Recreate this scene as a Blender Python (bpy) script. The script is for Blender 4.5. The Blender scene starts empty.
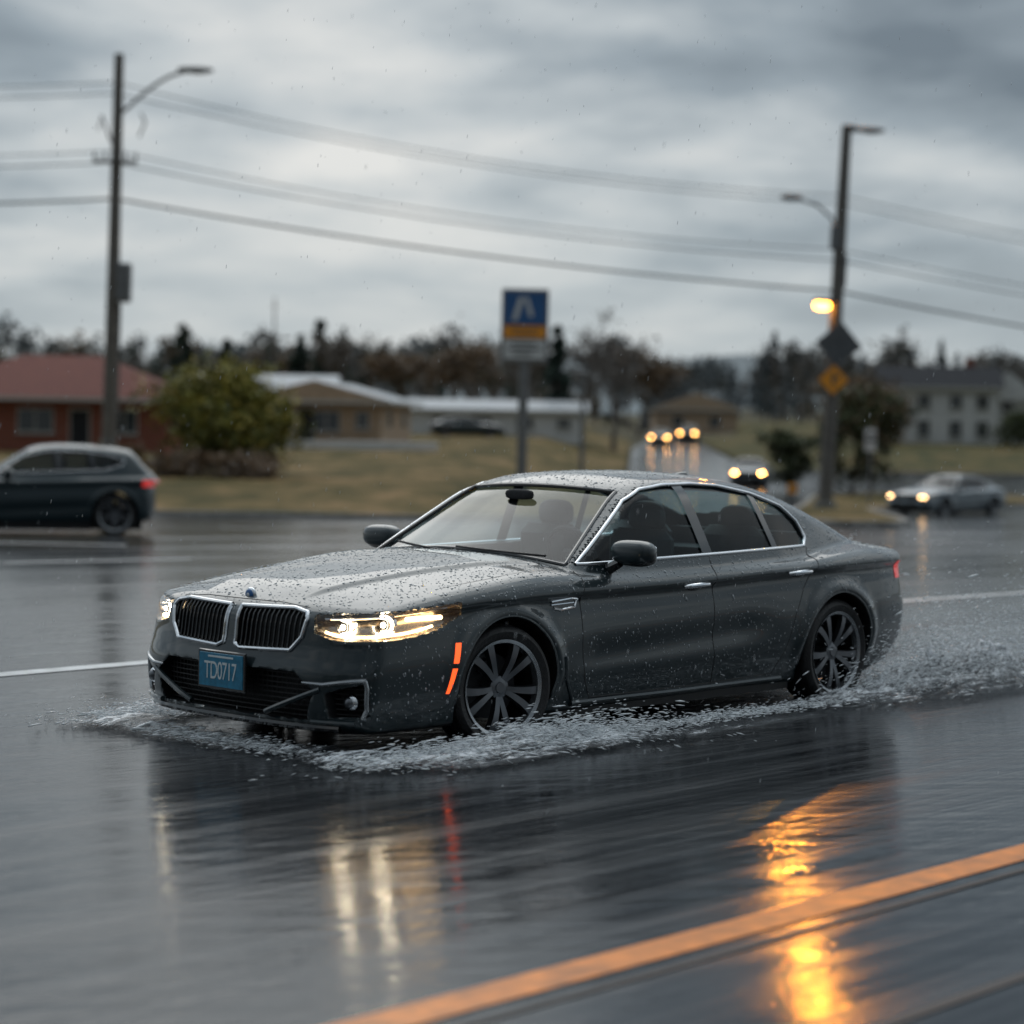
import bpy, math, random
import numpy as np
from mathutils import Vector, Matrix
R=math.radians
rng=np.random.default_rng(7); random.seed(7)
scene=bpy.context.scene
scene.view_settings.view_transform='Standard'
scene.view_settings.look='None'
scene.view_settings.exposure=0

# ---------------------------------------------------------------- materials
def newmat(name):
    m=bpy.data.materials.new(name); m.use_nodes=True
    nt=m.node_tree; nt.nodes.clear()
    out=nt.nodes.new('ShaderNodeOutputMaterial')
    return m,nt,out
def pmat(name,col,rough=.5,metal=0,coat=0,spec=.5,emis=None,es=0,trans=0,noise=0,nscale=8,bump=0,bscale=30,sub=0):
    m,nt,out=newmat(name)
    b=nt.nodes.new('ShaderNodeBsdfPrincipled')
    b.inputs['Base Color'].default_value=(*col,1)
    b.inputs['Roughness'].default_value=rough
    b.inputs['Metallic'].default_value=metal
    b.inputs['Coat Weight'].default_value=coat
    b.inputs['Coat Roughness'].default_value=.02
    b.inputs['Specular IOR Level'].default_value=spec
    b.inputs['Transmission Weight'].default_value=trans
    if emis:
        b.inputs['Emission Color'].default_value=(*emis,1); b.inputs['Emission Strength'].default_value=es
    tc=nt.nodes.new('ShaderNodeTexCoord')
    if noise:
        n=nt.nodes.new('ShaderNodeTexNoise'); n.inputs['Scale'].default_value=nscale; n.inputs['Detail'].default_value=6
        nt.links.new(tc.outputs['Object'],n.inputs['Vector'])
        r=nt.nodes.new('ShaderNodeValToRGB')
        r.color_ramp.elements[0].position=.3; r.color_ramp.elements[1].position=.7
        r.color_ramp.elements[0].color=(*[c*(1-noise) for c in col],1)
        r.color_ramp.elements[1].color=(*[min(1,c*(1+noise)) for c in col],1)
        nt.links.new(n.outputs['Fac'],r.inputs['Fac']); nt.links.new(r.outputs['Color'],b.inputs['Base Color'])
    if bump:
        n=nt.nodes.new('ShaderNodeTexNoise'); n.inputs['Scale'].default_value=bscale; n.inputs['Detail'].default_value=4
        nt.links.new(tc.outputs['Object'],n.inputs['Vector'])
        bp=nt.nodes.new('ShaderNodeBump'); bp.inputs['Strength'].default_value=bump; bp.inputs['Distance'].default_value=.02
        nt.links.new(n.outputs['Fac'],bp.inputs['Height']); nt.links.new(bp.outputs['Normal'],b.inputs['Normal'])
    nt.links.new(b.outputs[0],out.inputs[0])
    return m
def glassmat(name,tint,base=.04,rough=.0):
    # thin pane: Schlick reflection from |N.V| (same from both sides) over tinted transmission
    m,nt,out=newmat(name); N=nt.nodes; L=nt.links
    t=N.new('ShaderNodeBsdfTransparent'); t.inputs[0].default_value=(*tint,1)
    g=N.new('ShaderNodeBsdfGlossy'); g.inputs['Roughness'].default_value=rough; g.inputs[0].default_value=(1,1,1,1)
    ge=N.new('ShaderNodeNewGeometry'); dt=N.new('ShaderNodeVectorMath'); dt.operation='DOT_PRODUCT'
    L.new(ge.outputs['Incoming'],dt.inputs[0]); L.new(ge.outputs['Normal'],dt.inputs[1])
    def mt(op,a,b):
        k=N.new('ShaderNodeMath'); k.operation=op; k.use_clamp=(op=='ADD')
        for i,q in enumerate((a,b)):
            if isinstance(q,(int,float)): k.inputs[i].default_value=q
            elif q is not None: L.new(q,k.inputs[i])
        return k.outputs[0]
    c=mt('ABSOLUTE',dt.outputs['Value'],None); f=mt('POWER',mt('SUBTRACT',1.0,c),5.0); f=mt('ADD',mt('MULTIPLY',f,.95),base)
    mx=N.new('ShaderNodeMixShader')
    L.new(f,mx.inputs[0]); L.new(t.outputs[0],mx.inputs[1]); L.new(g.outputs[0],mx.inputs[2]); L.new(mx.outputs[0],out.inputs[0])
    return m
M={}
M['paint']=pmat('car_paint',(.010,.022,.027),.35,.12,1.0)
M['suvpaint']=pmat('suv_paint',(.006,.022,.029),.3,.1,.8)
M['silver']=pmat('silver_paint',(.14,.17,.19),.3,.6,1.0)
M['black']=pmat('black_trim',(.010,.010,.011),.5,noise=.3,nscale=20)
M['gloss']=pmat('gloss_black',(.006,.006,.007),.08,coat=1)
M['inner']=pmat('interior_cloth',(.02,.021,.024),.8,noise=.3,nscale=30)
M['seat']=pmat('seat_leather',(.030,.034,.037),.55,noise=.2,nscale=15)
M['chrome']=pmat('chrome',(.78,.80,.83),.12,1.0,noise=.05,nscale=6)
M['alloy']=pmat('wheel_alloy',(.17,.18,.195),.28,.9,noise=.1,nscale=12)
M['alloyl']=pmat('wheel_lip',(.42,.44,.46),.25,.9,noise=.1,nscale=12)
M['alloyd']=pmat('wheel_alloy_dark',(.025,.026,.029),.35,.6,noise=.1,nscale=12)
M['tyre']=pmat('tyre_rubber',(.014,.014,.015),.5,bump=.3,bscale=60)
M['glass']=glassmat('car_glass',(.84,.90,.91),.055)
M['sideglass']=glassmat('car_side_glass',(.60,.72,.74),.022)
M['darkglass']=glassmat('tinted_glass',(.30,.34,.36),.03)
M['lens']=glassmat('lamp_lens',(.97,.98,1),.04)
M['lamph']=pmat('lamp_housing',(.40,.37,.33),.25,.9)
M['led']=pmat('led_light',(1,1,1),.3,emis=(1,.84,.58),es=34)
M['ledsoft']=pmat('led_soft',(1,.9,.75),.3,emis=(1,.62,.27),es=8)
M['red']=pmat('tail_lens',(.35,.01,.01),.1,coat=1,emis=(1,.03,.02),es=.40)
M['redoff']=pmat('tail_lens_unlit',(.10,.008,.008),.15,coat=1)
M['amber']=pmat('amber_marker',(.75,.13,.02),.2,coat=1,emis=(1,.10,.02),es=1.6)
M['amberlamp']=pmat('amber_lamp',(1,.5,.1),.3,emis=(1,.36,.04),es=26)
M['streak_helper']=pmat('streak_helper_glow',(1,.5,.1),.3,emis=(1,.34,.03),es=560)  # glow of the added lamp that makes the amber road streak
M['farlamp']=pmat('far_headlamp',(1,.7,.4),.3,emis=(1,.46,.12),es=60)
M['nearlamp']=pmat('sedan_headlamp',(1,.8,.6),.3,emis=(1,.60,.26),es=14)
M['platebl']=pmat('plate_blue',(.018,.20,.34),.35,noise=.25,nscale=30)
M['platewh']=pmat('plate_text',(.72,.78,.80),.4)
M['concrete']=pmat('concrete',(.26,.255,.24),.8,noise=.25,nscale=3,bump=.3)
M['wood']=pmat('pole_wood',(.15,.142,.13),.85,noise=.3,nscale=5,bump=.4)
M['metal']=pmat('galvanised',(.20,.21,.22),.5,.5,noise=.2,nscale=8)
M['darkmetal']=pmat('dark_metal',(.05,.052,.058),.5,.3,noise=.2,nscale=8)
M['wire']=pmat('cable',(.09,.095,.10),.6)
M['signblue']=pmat('sign_blue',(.03,.12,.32),.5,noise=.15,nscale=4)
M['signorange']=pmat('sign_orange',(.90,.36,.03),.5,noise=.12,nscale=4)
M['signwhite']=pmat('sign_white',(.62,.65,.67),.5,noise=.1,nscale=4)
M['signgrey']=pmat('sign_grey',(.12,.13,.14),.45,.3,noise=.15,nscale=4)
M['signtext']=pmat('sign_text',(.10,.11,.12),.5)
M['stucco']=pmat('stucco',(.46,.34,.24),.85,noise=.12,nscale=2,bump=.2)
M['whitewall']=pmat('white_render',(.66,.67,.67),.8,noise=.1,nscale=2)
M['roofgrey']=pmat('roof_grey',(.34,.37,.40),.5,noise=.15,nscale=3)
M['roofdark']=pmat('roof_dark',(.035,.037,.042),.9,spec=.1,noise=.2,nscale=3)
M['window']=pmat('window_pane',(.03,.038,.045),.08,coat=1)
M['frame']=pmat('window_frame',(.50,.50,.48),.6)
M['bark']=pmat('bark',(.075,.062,.052),.9,noise=.4,nscale=6,bump=.5)
M['farbark']=pmat('hazed_bark',(.17,.155,.145),.9,noise=.3,nscale=2)  # bark colour paled to carry distance haze
def leafm(n,c): return pmat(n,c,.6,noise=.4,nscale=1.3)
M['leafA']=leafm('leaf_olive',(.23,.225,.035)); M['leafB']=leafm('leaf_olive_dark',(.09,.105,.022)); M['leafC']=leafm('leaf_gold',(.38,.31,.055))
M['pineA']=leafm('needle',(.028,.052,.036)); M['pineB']=leafm('needle_dark',(.016,.032,.025))
M['brownA']=leafm('dry_leaf',(.19,.125,.07)); M['brownB']=leafm('dry_twig',(.15,.125,.105))
M['gdA']=leafm('leaf_green',(.075,.095,.035)); M['gdB']=leafm('leaf_green_dark',(.035,.048,.022))
M['hazeA']=leafm('hazed_foliage',(.15,.17,.175)); M['hazeB']=leafm('hazed_foliage_dark',(.10,.125,.14)); M['hazeC']=leafm('hazed_foliage_brown',(.19,.17,.15))  # distance haze is mixed into these foliage colours

def brickmat(name,c1,c2,mort,scale):
    m,nt,out=newmat(name); b=nt.nodes.new('ShaderNodeBsdfPrincipled'); b.inputs['Roughness'].default_value=.9; b.inputs['Specular IOR Level'].default_value=.2
    tc=nt.nodes.new('ShaderNodeTexCoord'); mp=nt.nodes.new('ShaderNodeMapping'); mp.inputs['Rotation'].default_value=(R(90),0,0)
    br=nt.nodes.new('ShaderNodeTexBrick'); br.inputs['Color1'].default_value=(*c1,1); br.inputs['Color2'].default_value=(*c2,1); br.inputs['Mortar'].default_value=(*mort,1)
    br.inputs['Scale'].default_value=scale
    nt.links.new(tc.outputs['Object'],mp.inputs[0]); nt.links.new(mp.outputs[0],br.inputs[0]); nt.links.new(br.outputs[0],b.inputs['Base Color']); nt.links.new(b.outputs[0],out.inputs[0])
    return m
M['brick']=brickmat('brick',(.30,.085,.05),(.22,.065,.045),(.25,.2,.17),4)
M['tile']=brickmat('roof_tile',(.19,.070,.052),(.14,.053,.045),(.07,.03,.03),3)

# ---------------------------------------------------------------- mesh helpers
def link(o): scene.collection.objects.link(o); return o
def empty(name,loc=(0,0,0),rot=(0,0,0)):
    e=bpy.data.objects.new(name,None); e.location=loc; e.rotation_euler=rot; e.empty_display_size=.3; return link(e)
def obj(name,verts,faces,mats,parent=None,smooth=True,midx=None,sharp=None):
    me=bpy.data.meshes.new(name)
    me.from_pydata([tuple(v) for v in verts] if not isinstance(verts,np.ndarray) else verts.tolist(),[],faces if isinstance(faces,list) else faces.tolist())
    if not isinstance(mats,(list,tuple)): mats=[mats]
    for m in mats: me.materials.append(M[m] if isinstance(m,str) else m)
    if midx is not None: me.polygons.foreach_set('material_index',np.asarray(midx,dtype=np.int32))
    me.polygons.foreach_set('use_smooth',np.full(len(me.polygons),smooth))
    me.update()
    if sharp: me.set_sharp_from_angle(angle=R(sharp))
    o=link(bpy.data.objects.new(name,me))
    if parent: o.parent=parent
    return o
class Geo:
    def __init__(s): s.v=[]; s.f=[]; s.m=[]
    def add(s,v,f,m=0):
        n=len(s.v); s.v+= [tuple(p) for p in v]; s.f+=[tuple(i+n for i in q) for q in f]; s.m+=[m]*len(f)
    def box(s,c,d,m=0,rz=0,ch=0):
        x,y,z=[t/2 for t in d]; ch=min(ch,x*.9,y*.9,z*.9)
        if ch<=0:
            v=[(i*x,j*y,k*z) for i in(-1,1) for j in(-1,1) for k in(-1,1)]
            f=[(0,1,3,2),(4,6,7,5),(0,4,5,1),(2,3,7,6),(0,2,6,4),(1,5,7,3)]
        else:
            v=[];f=[]
            ring=[(x,y-ch),(x-ch,y),(-x+ch,y),(-x,y-ch),(-x,-y+ch),(-x+ch,-y),(x-ch,-y),(x,-y+ch)]
            ri=[(a*(x-ch)/x,b*(y-ch)/y) for a,b in ring]
            for zz,rr in((-z,ri),(-z+ch,ring),(z-ch,ring),(z,ri)): v+=[(a,b,zz) for a,b in rr]
            for l in range(3):
                for i in range(8): f.append((l*8+i,l*8+(i+1)%8,l*8+8+(i+1)%8,l*8+8+i))
            f.append(tuple(range(7,-1,-1))); f.append(tuple(range(24,32)))
        c0,s0=math.cos(rz),math.sin(rz)
        v=[(c[0]+a*c0-b*s0,c[1]+a*s0+b*c0,c[2]+k) for a,b,k in v]
        s.add(v,f,m)
    def tube(s,pts,rad,m=0,n=6,cap=True,flat=None):
        pts=[Vector(p) for p in pts]; rad=rad if isinstance(rad,(list,tuple)) else [rad]*len(pts)
        v=[];f=[];u=None
        for i,p in enumerate(pts):
            t=(pts[min(i+1,len(pts)-1)]-pts[max(i-1,0)]).normalized()
            if u is None: u=t.orthogonal().normalized()
            u=(u-t*u.dot(t)); u=u.normalized() if u.length>1e-6 else t.orthogonal().normalized()
            w=t.cross(u)
            for k in range(n):
                a=2*math.pi*k/n; v.append(p+(u*math.cos(a)+w*math.sin(a))*rad[i])
        for i in range(len(pts)-1):
            for k in range(n): f.append((i*n+k,i*n+(k+1)%n,(i+1)*n+(k+1)%n,(i+1)*n+k))
        if cap: f.append(tuple(range(n-1,-1,-1))); f.append(tuple(range((len(pts)-1)*n,len(pts)*n)))
        s.add(v,f,m)
    def ell(s,c,r,m=0,nu=16,nv=10,p=1.0):
        v=[];f=[]
        sg=lambda t,e: math.copysign(abs(t)**e,t)
        for j in range(nv+1):
            b=-math.pi/2+math.pi*j/nv
            for i in range(nu):
                a=2*math.pi*i/nu
                v.append((c[0]+r[0]*sg(math.cos(b),p)*sg(math.cos(a),p),c[1]+r[1]*sg(math.cos(b),p)*sg(math.sin(a),p),c[2]+r[2]*sg(math.sin(b),p)))
        for j in range(nv):
            for i in range(nu): f.append((j*nu+i,j*nu+(i+1)%nu,(j+1)*nu+(i+1)%nu,(j+1)*nu+i))
        s.add(v,f,m)
    def revolve(s,prof,m=0,n=48,axis='y'):
        v=[];f=[];L=len(prof)
        for i in range(n):
            t=2*math.pi*i/n
            for r,a in prof: v.append((r*math.cos(t),a,r*math.sin(t)) if axis=='y' else (r*math.cos(t),r*math.sin(t),a))
        for i in range(n):
            for k in range(L-1):
                q=(i*L+k,i*L+k+1,((i+1)%n)*L+k+1,((i+1)%n)*L+k); f.append(q if axis=='y' else q[::-1])
        s.add(v,f,m)
    def make(s,name,mats,parent=None,smooth=True,sharp=35):
        return obj(name,s.v,s.f,mats,parent,smooth,s.m,sharp)

def sstep(t): t=np.clip(t,0,1); return t*t*(3-2*t)
def tab(xs,ys):
    xs=np.array(xs,float); ys=np.array(ys,float); o=np.argsort(xs); xs=xs[o]; ys=ys[o]
    d=np.diff(ys)/np.diff(xs); m=np.zeros_like(xs); m[0]=d[0]; m[-1]=d[-1]
    for i in range(1,len(xs)-1): m[i]=0 if d[i-1]*d[i]<=0 else 2*d[i-1]*d[i]/(d[i-1]+d[i])
    X=np.linspace(xs[0],xs[-1],900); k=np.clip(np.searchsorted(xs,X)-1,0,len(xs)-2); hh=xs[k+1]-xs[k]; t=(X-xs[k])/hh
    Y=(2*t**3-3*t**2+1)*ys[k]+(t**3-2*t**2+t)*hh*m[k]+(-2*t**3+3*t**2)*ys[k+1]+(t**3-t**2)*hh*m[k+1]
    return lambda x: np.interp(x,X,Y)
def smax(a,b,k):
    h=np.maximum(k-np.abs(a-b),0)/k; return np.maximum(a,b)+h*h*k/4
def smin(a,b,k): return -smax(-a,-b,k)
def poly(px,pz,P):
    P=np.array(P,float)
    px,pz=np.broadcast_arrays(px,pz)
    d=np.full(px.shape,1e9); ins=np.zeros(px.shape,bool)
    for i in range(len(P)):
        a=P[i]; b=P[(i+1)%len(P)]; ex,ez=b-a; wx=px-a[0]; wz=pz-a[1]
        t=np.clip((wx*ex+wz*ez)/(ex*ex+ez*ez),0,1); d=np.minimum(d,(wx-ex*t)**2+(wz-ez*t)**2)
        c=((a[1]>pz)!=(b[1]>pz))
        with np.errstate(divide='ignore',invalid='ignore'):
            xx=ex*(pz-a[1])/(ez if abs(ez)>1e-9 else 1e-9)+a[0]
        ins^=c&(px<xx)
    d=np.sqrt(d); return np.where(ins,-d,d)

def nets(f,lo,hi,h):
    xs=np.arange(lo[0],hi[0]+h,h); ys=-h/2+h*np.arange(int(hi[1]/h)+3); zs=np.arange(lo[2],hi[2]+h,h)
    V=np.array(np.broadcast_to(f(xs[:,None,None],ys[None,:,None],zs[None,None,:]),(len(xs),len(ys),len(zs))))
    S=V<0
    c=np.zeros([n-1 for n in V.shape],np.int8); co=[(i,j,k) for i in(0,1) for j in(0,1) for k in(0,1)]
    nx,ny,nz=V.shape
    for i,j,k in co: c+=S[i:nx-1+i,j:ny-1+j,k:nz-1+k]
    act=(c>0)&(c<8); I=np.argwhere(act); idx=np.full(act.shape,-1,np.int64); idx[act]=np.arange(len(I))
    acc=np.zeros((len(I),3)); cnt=np.zeros(len(I))
    for a in co:
        for ax in range(3):
            if a[ax]: continue
            b=list(a); b[ax]=1
            va=V[I[:,0]+a[0],I[:,1]+a[1],I[:,2]+a[2]]; vb=V[I[:,0]+b[0],I[:,1]+b[1],I[:,2]+b[2]]
            m=(va<0)!=(vb<0); t=np.where(m,va/np.where(m,va-vb,1),0)
            p=np.tile(np.array(a,float),(len(I),1)); p[:,ax]=t
            acc+=p*m[:,None]; cnt+=m
    P=I+acc/cnt[:,None]; P=P*h+np.array([xs[0],ys[0],zs[0]])
    e=h*.15
    for it in range(2):
        x,y,z=P.T; F=f(x,y,z)
        g=np.stack([f(x+e,y,z)-f(x-e,y,z),f(x,y+e,z)-f(x,y-e,z),f(x,y,z+e)-f(x,y,z-e)],1)/(2*e)
        st=-F[:,None]*g/np.maximum((g**2).sum(1),.25)[:,None]
        l=np.linalg.norm(st,axis=1); st*=np.minimum(1,.5*h/np.maximum(l,1e-9))[:,None]; P+=st
    P[I[:,1]==0,1]=0
    Q=[]
    def put(E,s,cells):
        q=np.stack([idx[tuple(cc.T)] for cc in cells],1); q=np.where(s[:,None],q,q[:,::-1]); Q.append(q)
    D=S[:-1,1:-1,1:-1]!=S[1:,1:-1,1:-1]; E=np.argwhere(D)+[0,1,1]; s=S[tuple(E.T)]
    put(E,s,[E+[0,-1,-1],E+[0,0,-1],E,E+[0,-1,0]])
    D=S[1:-1,:-1,1:-1]!=S[1:-1,1:,1:-1]; E=np.argwhere(D)+[1,0,1]; s=S[tuple(E.T)]
    put(E,s,[E+[-1,0,-1],E+[-1,0,0],E,E+[0,0,-1]])
    D=S[1:-1,1:-1,:-1]!=S[1:-1,1:-1,1:]; E=np.argwhere(D)+[1,1,0]; s=S[tuple(E.T)]
    put(E,s,[E+[-1,-1,0],E+[0,-1,0],E,E+[-1,0,0]])
    Q=np.concatenate(Q); n=len(P)
    mp=np.arange(n)+0; off=I[:,1]!=0; mp[off]=n+np.arange(off.sum())
    P2=P[off]*[1,-1,1]
    return np.concatenate([P,P2]),np.concatenate([Q,mp[Q][:,::-1]])
def keepfaces(P,Q,mask):
    Q=Q[mask]; u,inv=np.unique(Q,return_inverse=True); return P[u],inv.reshape(Q.shape)

# ---------------------------------------------------------------- vehicle shape fields
class Car:
    def __init__(s,P): s.P=P
    def gh(s,x,y,z):
        P=s.P; y=np.abs(y)
        x0,z0,sl=P['ws']; nx=sl/math.hypot(1,sl); nz=1/math.hypot(1,sl)
        ws=(x-x0+.17*(y/.72)**2)*nx+(z-z0)*nz
        dz=z-P['belt']
        sd=(y-(P['Bg'](x)-.44*dz-.14*dz*np.abs(dz)))*.9
        rf=(z-(P['zr'](x)-.045*(y/.6)**2))*.95
        g=smax(smax(ws,sd,.06),rf,.09)
        if 'gr' in P:
            xr,zr,sr=P['gr']; g=smax(g,((xr+.12*(y/.7)**2-x)*1+(z-zr)*sr)/math.hypot(1,sr),.06)
        return g
    def low(s,x,y,z):
        P=s.P; y=np.abs(y)
        W=P['W'](x); dz=z-P['zc'](x)
        fl=0
        for wx in (0,P['wb']):
            r=np.hypot(x-wx,z-P['wz']); fl=fl+.022*np.exp(-((r-P['wr']-.075)/.045)**2)*sstep((z-.15)/.2)
        sd=y-(W+P['off'](dz)+fl)
        zd=.33+.10*np.clip((-x-.6)/1.9,0,1); sd=sd+.022*sstep((x+2.5)/.5)*sstep((-.45-x)/.3)*np.exp(-((z-zd-.09)/.085)**2)
        yh=.40-.20*(x-.9)*.9
        hood=.017*sstep((yh-y)/.05+.5)*sstep((x+.6)/.2)*sstep((1.02-x)/.25)
        tp=(z-(P['z0'](x)+hood-P['crown']*(y/.93)**2.6))*.97
        fr=x-(P['Xf'](z)-.10*(y/.93)**2-.15*(y/.93)**6)
        rr=(P['Xr'](z)+.07*(y/.9)**2+.16*(y/.9)**6)-x
        d=smax(tp,sd,.050); d=smax(d,fr,.05); d=smax(d,rr,.06); d=smax(d,P['zb'](x)-z,.04)
        return d
    def base(s,x,y,z):
        return smin(s.low(x,y,z),np.maximum(s.gh(x,y,z),s.P['belt']-.12-z),.022)
    def lampS(s,x,y): return (s.P['lx']-x)+(np.abs(y)-.5)
    def lamp(s,x,y,z,g=0):
        S=s.lampS(x,y); P=s.P
        return np.maximum(np.maximum(P['llo'](S)-z,z-P['lhi'](S)),np.maximum(np.maximum(-S,S-1.03),.15-x))-g
    def full(s,x,y,z):
        P=s.P; ya=np.abs(y); b=s.base(x,y,z); d=b
        for wx in (0,P['wb']):
            d=np.maximum(d,-np.maximum(np.hypot(x-wx,z-P['wz'])-P['wr']-.046,.60-ya))
        g=s.gh(x,y,z)
        cav=np.maximum(np.maximum(g+.04,.42-z),np.maximum(ya-.76,np.maximum(x-(P['ws'][0]-.17),P['cabr']-x)))
        d=np.maximum(d,-cav)
        d=np.maximum(d,-np.maximum(poly(x,z,P['dlo']),.35-ya))
        sy=P['Bg'](x)-.44*(z-P['belt'])-.075
        ws=np.maximum(np.maximum(ya-(.80-.50*(z-P['belt'])-.045),P['wsz'][0]-z-.05*(ya/.7)**2),np.maximum(z-P['wsz'][1]+.03*(ya/.6)**2,P['wsx']-x))
        d=np.maximum(d,-ws)
        rw=np.maximum(np.maximum(x-P['rw'][1],P['rw'][0]-x),np.maximum(ya-sy+.03,P['belt']+.1-z))
        d=np.maximum(d,-rw)
        for pl,dep in P['fcut']:
            fr=x-(P['Xf'](z)-.10*(ya/.93)**2-.15*(ya/.93)**6)
            d=np.maximum(d,-np.maximum(np.maximum(poly(ya,z,pl),-(fr+dep)),.4-x))
        d=np.maximum(d,-np.maximum(s.lamp(x,y,z),-(b+.075)))
        return d
    def surf(s,axis,a,b,f=None):
        f=f or s.base; t=np.arange(-.0,1.6,.001)
        if axis=='y': F=f(np.full_like(t,a),t,np.full_like(t,b))
        if axis=='x': t=np.arange(-1.6,1.6,.001); F=f(t,np.full_like(t,a),np.full_like(t,b))
        if axis=='z': F=f(np.full_like(t,a),np.full_like(t,b),t)
        return float(t[np.nonzero(F<0)[0][-1]]) if (F<0).any() else 0

offT=tab([-.75,-.62,-.52,-.42,-.28,-.14,-.05,-.005,.03,.10,.2,.3],[-.12,-.070,-.038,-.012,-.000,-.014,-.030,.002,-.008,-.045,-.12,-.22])
kid=[(.040,.728),(.42,.738),(.515,.722),(.535,.69),(.515,.60),(.45,.528),(.09,.515),(.045,.535)]
PS=dict(
 W=tab([1.3,1.0,.6,.2,0,-1.0,-1.8,-2.6,-3.0,-3.5,-3.9,-4.3],[.86,.90,.925,.94,.945,.925,.925,.94,.950,.93,.87,.78]),
 zc=tab([1.2,.4,0,-1.5,-3,-4.2],[.70,.755,.775,.80,.85,.87]),
 off=offT,
 z0=tab([1.4,1.15,1.05,.95,.8,.5,.1,-.3,-.5,-.65,-.8,-2.7,-3.0,-3.4,-3.8,-4.0,-4.2],[.60,.70,.755,.79,.825,.875,.925,.955,.953,.935,.93,.96,.985,1.005,.975,.945,.90]),
 Xf=tab([0,.11,.17,.25,.40,.50,.56,.64,.72,.78,.9],[.98,1.06,1.14,1.165,1.17,1.145,1.13,1.12,1.10,1.05,.9]),
 Xr=tab([.1,.25,.4,.55,.62,.8,.90,.97,1.1],[-3.85,-3.97,-4.07,-4.08,-4.05,-4.02,-4.03,-4.05,-3.98]),
 zb=tab([1.3,1.0,.5,-3.3,-3.7,-4.2],[.12,.115,.115,.12,.17,.26]),
 zr=tab([-.4,-1.0,-1.28,-1.6,-1.9,-2.3,-2.7,-2.94,-3.2,-3.5,-3.8,-4.2],[1.30,1.355,1.39,1.417,1.422,1.405,1.335,1.268,1.180,1.07,.96,.8]),
 Bg=tab([-.3,-.6,-1,-1.8,-2.5,-2.9,-3.2,-3.7,-4.2],[.78,.81,.835,.85,.835,.80,.755,.66,.55]),
 ws=(-.45,.93,.55),belt=.93,crown=.085,wb=-3.04,wr=.335,wz=.295,cabr=-3.15,
 dlo=[(-.665,.922),(-1.22,1.262),(-1.40,1.325),(-1.62,1.350),(-1.9,1.356),(-2.15,1.343),(-2.45,1.295),(-2.72,1.215),(-2.84,1.12),(-2.88,1.02),(-2.83,.968),(-1.8,.945)],
 wsz=(.975,1.335),wsx=-1.5,rw=(-3.3,-2.72),lx=.98,
 llo=tab([-.1,0,.2,.6,.85,1.03],[.635,.62,.590,.600,.632,.70]), lhi=tab([-.1,0,.3,.7,1.03],[.705,.71,.722,.74,.765]),
 fcut=[(kid,.07),([(-.1,.425),(.50,.425),(.62,.34),(.57,.185),(-.1,.185)],.12),([(.68,.325),(.80,.365),(.875,.385),(.865,.22),(.70,.205)],.12)])
PU=dict(PS)
PU.update(z0=tab([1.3,1.0,.85,.5,0,-.4,-.8,-3,-3.8],[.7,.84,.93,1.0,1.05,1.08,1.05,1.10,1.08]),
 zc=tab([1.2,0,-3.8],[.86,.90,1.0]),W=tab([1.3,.8,.2,-1.5,-2.8,-3.3,-3.8],[.84,.9,.945,.93,.945,.91,.80]),
 Xf=tab([.1,.3,.5,.8,.95],[.82,.93,.94,.90,.75]),Xr=tab([.2,.4,.7,1.0,1.2],[-3.32,-3.44,-3.46,-3.42,-3.30]),
 zb=tab([1.3,.5,-3,-3.8],[.25,.22,.24,.34]),
 zr=tab([-.3,-.9,-1.2,-1.8,-2.4,-3.0,-3.5,-4],[1.48,1.53,1.575,1.62,1.60,1.52,1.40,1.25]),
 Bg=tab([-.3,-.8,-1.8,-2.8,-3.4,-4],[.80,.84,.86,.82,.72,.58]),
 ws=(-.35,1.04,.62),belt=1.06,wb=-2.68,wr=.37,wz=.37,cabr=-3.0,gr=(-3.42,1.08,.95),
 dlo=[(-.55,1.08),(-1.1,1.40),(-1.5,1.49),(-2.1,1.495),(-2.6,1.43),(-2.86,1.34),(-2.8,1.25),(-2.5,1.16)],
 wsz=(1.10,1.49),wsx=-1.5,rw=(-3.35,-3.15),lx=.80,off=tab([-.8,-.68,-.5,-.3,-.1,0,.1,.25],[-.10,-.05,-.012,0,-.018,0,-.04,-.14]),
 llo=tab([-.1,0,.5,.9,1.03],[.80,.78,.79,.82,.88]),lhi=tab([-.1,.5,1.03],[.88,.90,.93]),
 pil=[(-1.72,-1.66,.05),(-2.32,-2.26,.04)],
 fcut=[([(-.1,.86),(.42,.86),(.40,.55),(-.1,.55)],.06),([(-.1,.45),(.6,.45),(.6,.32),(-.1,.32)],.06)])

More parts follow.
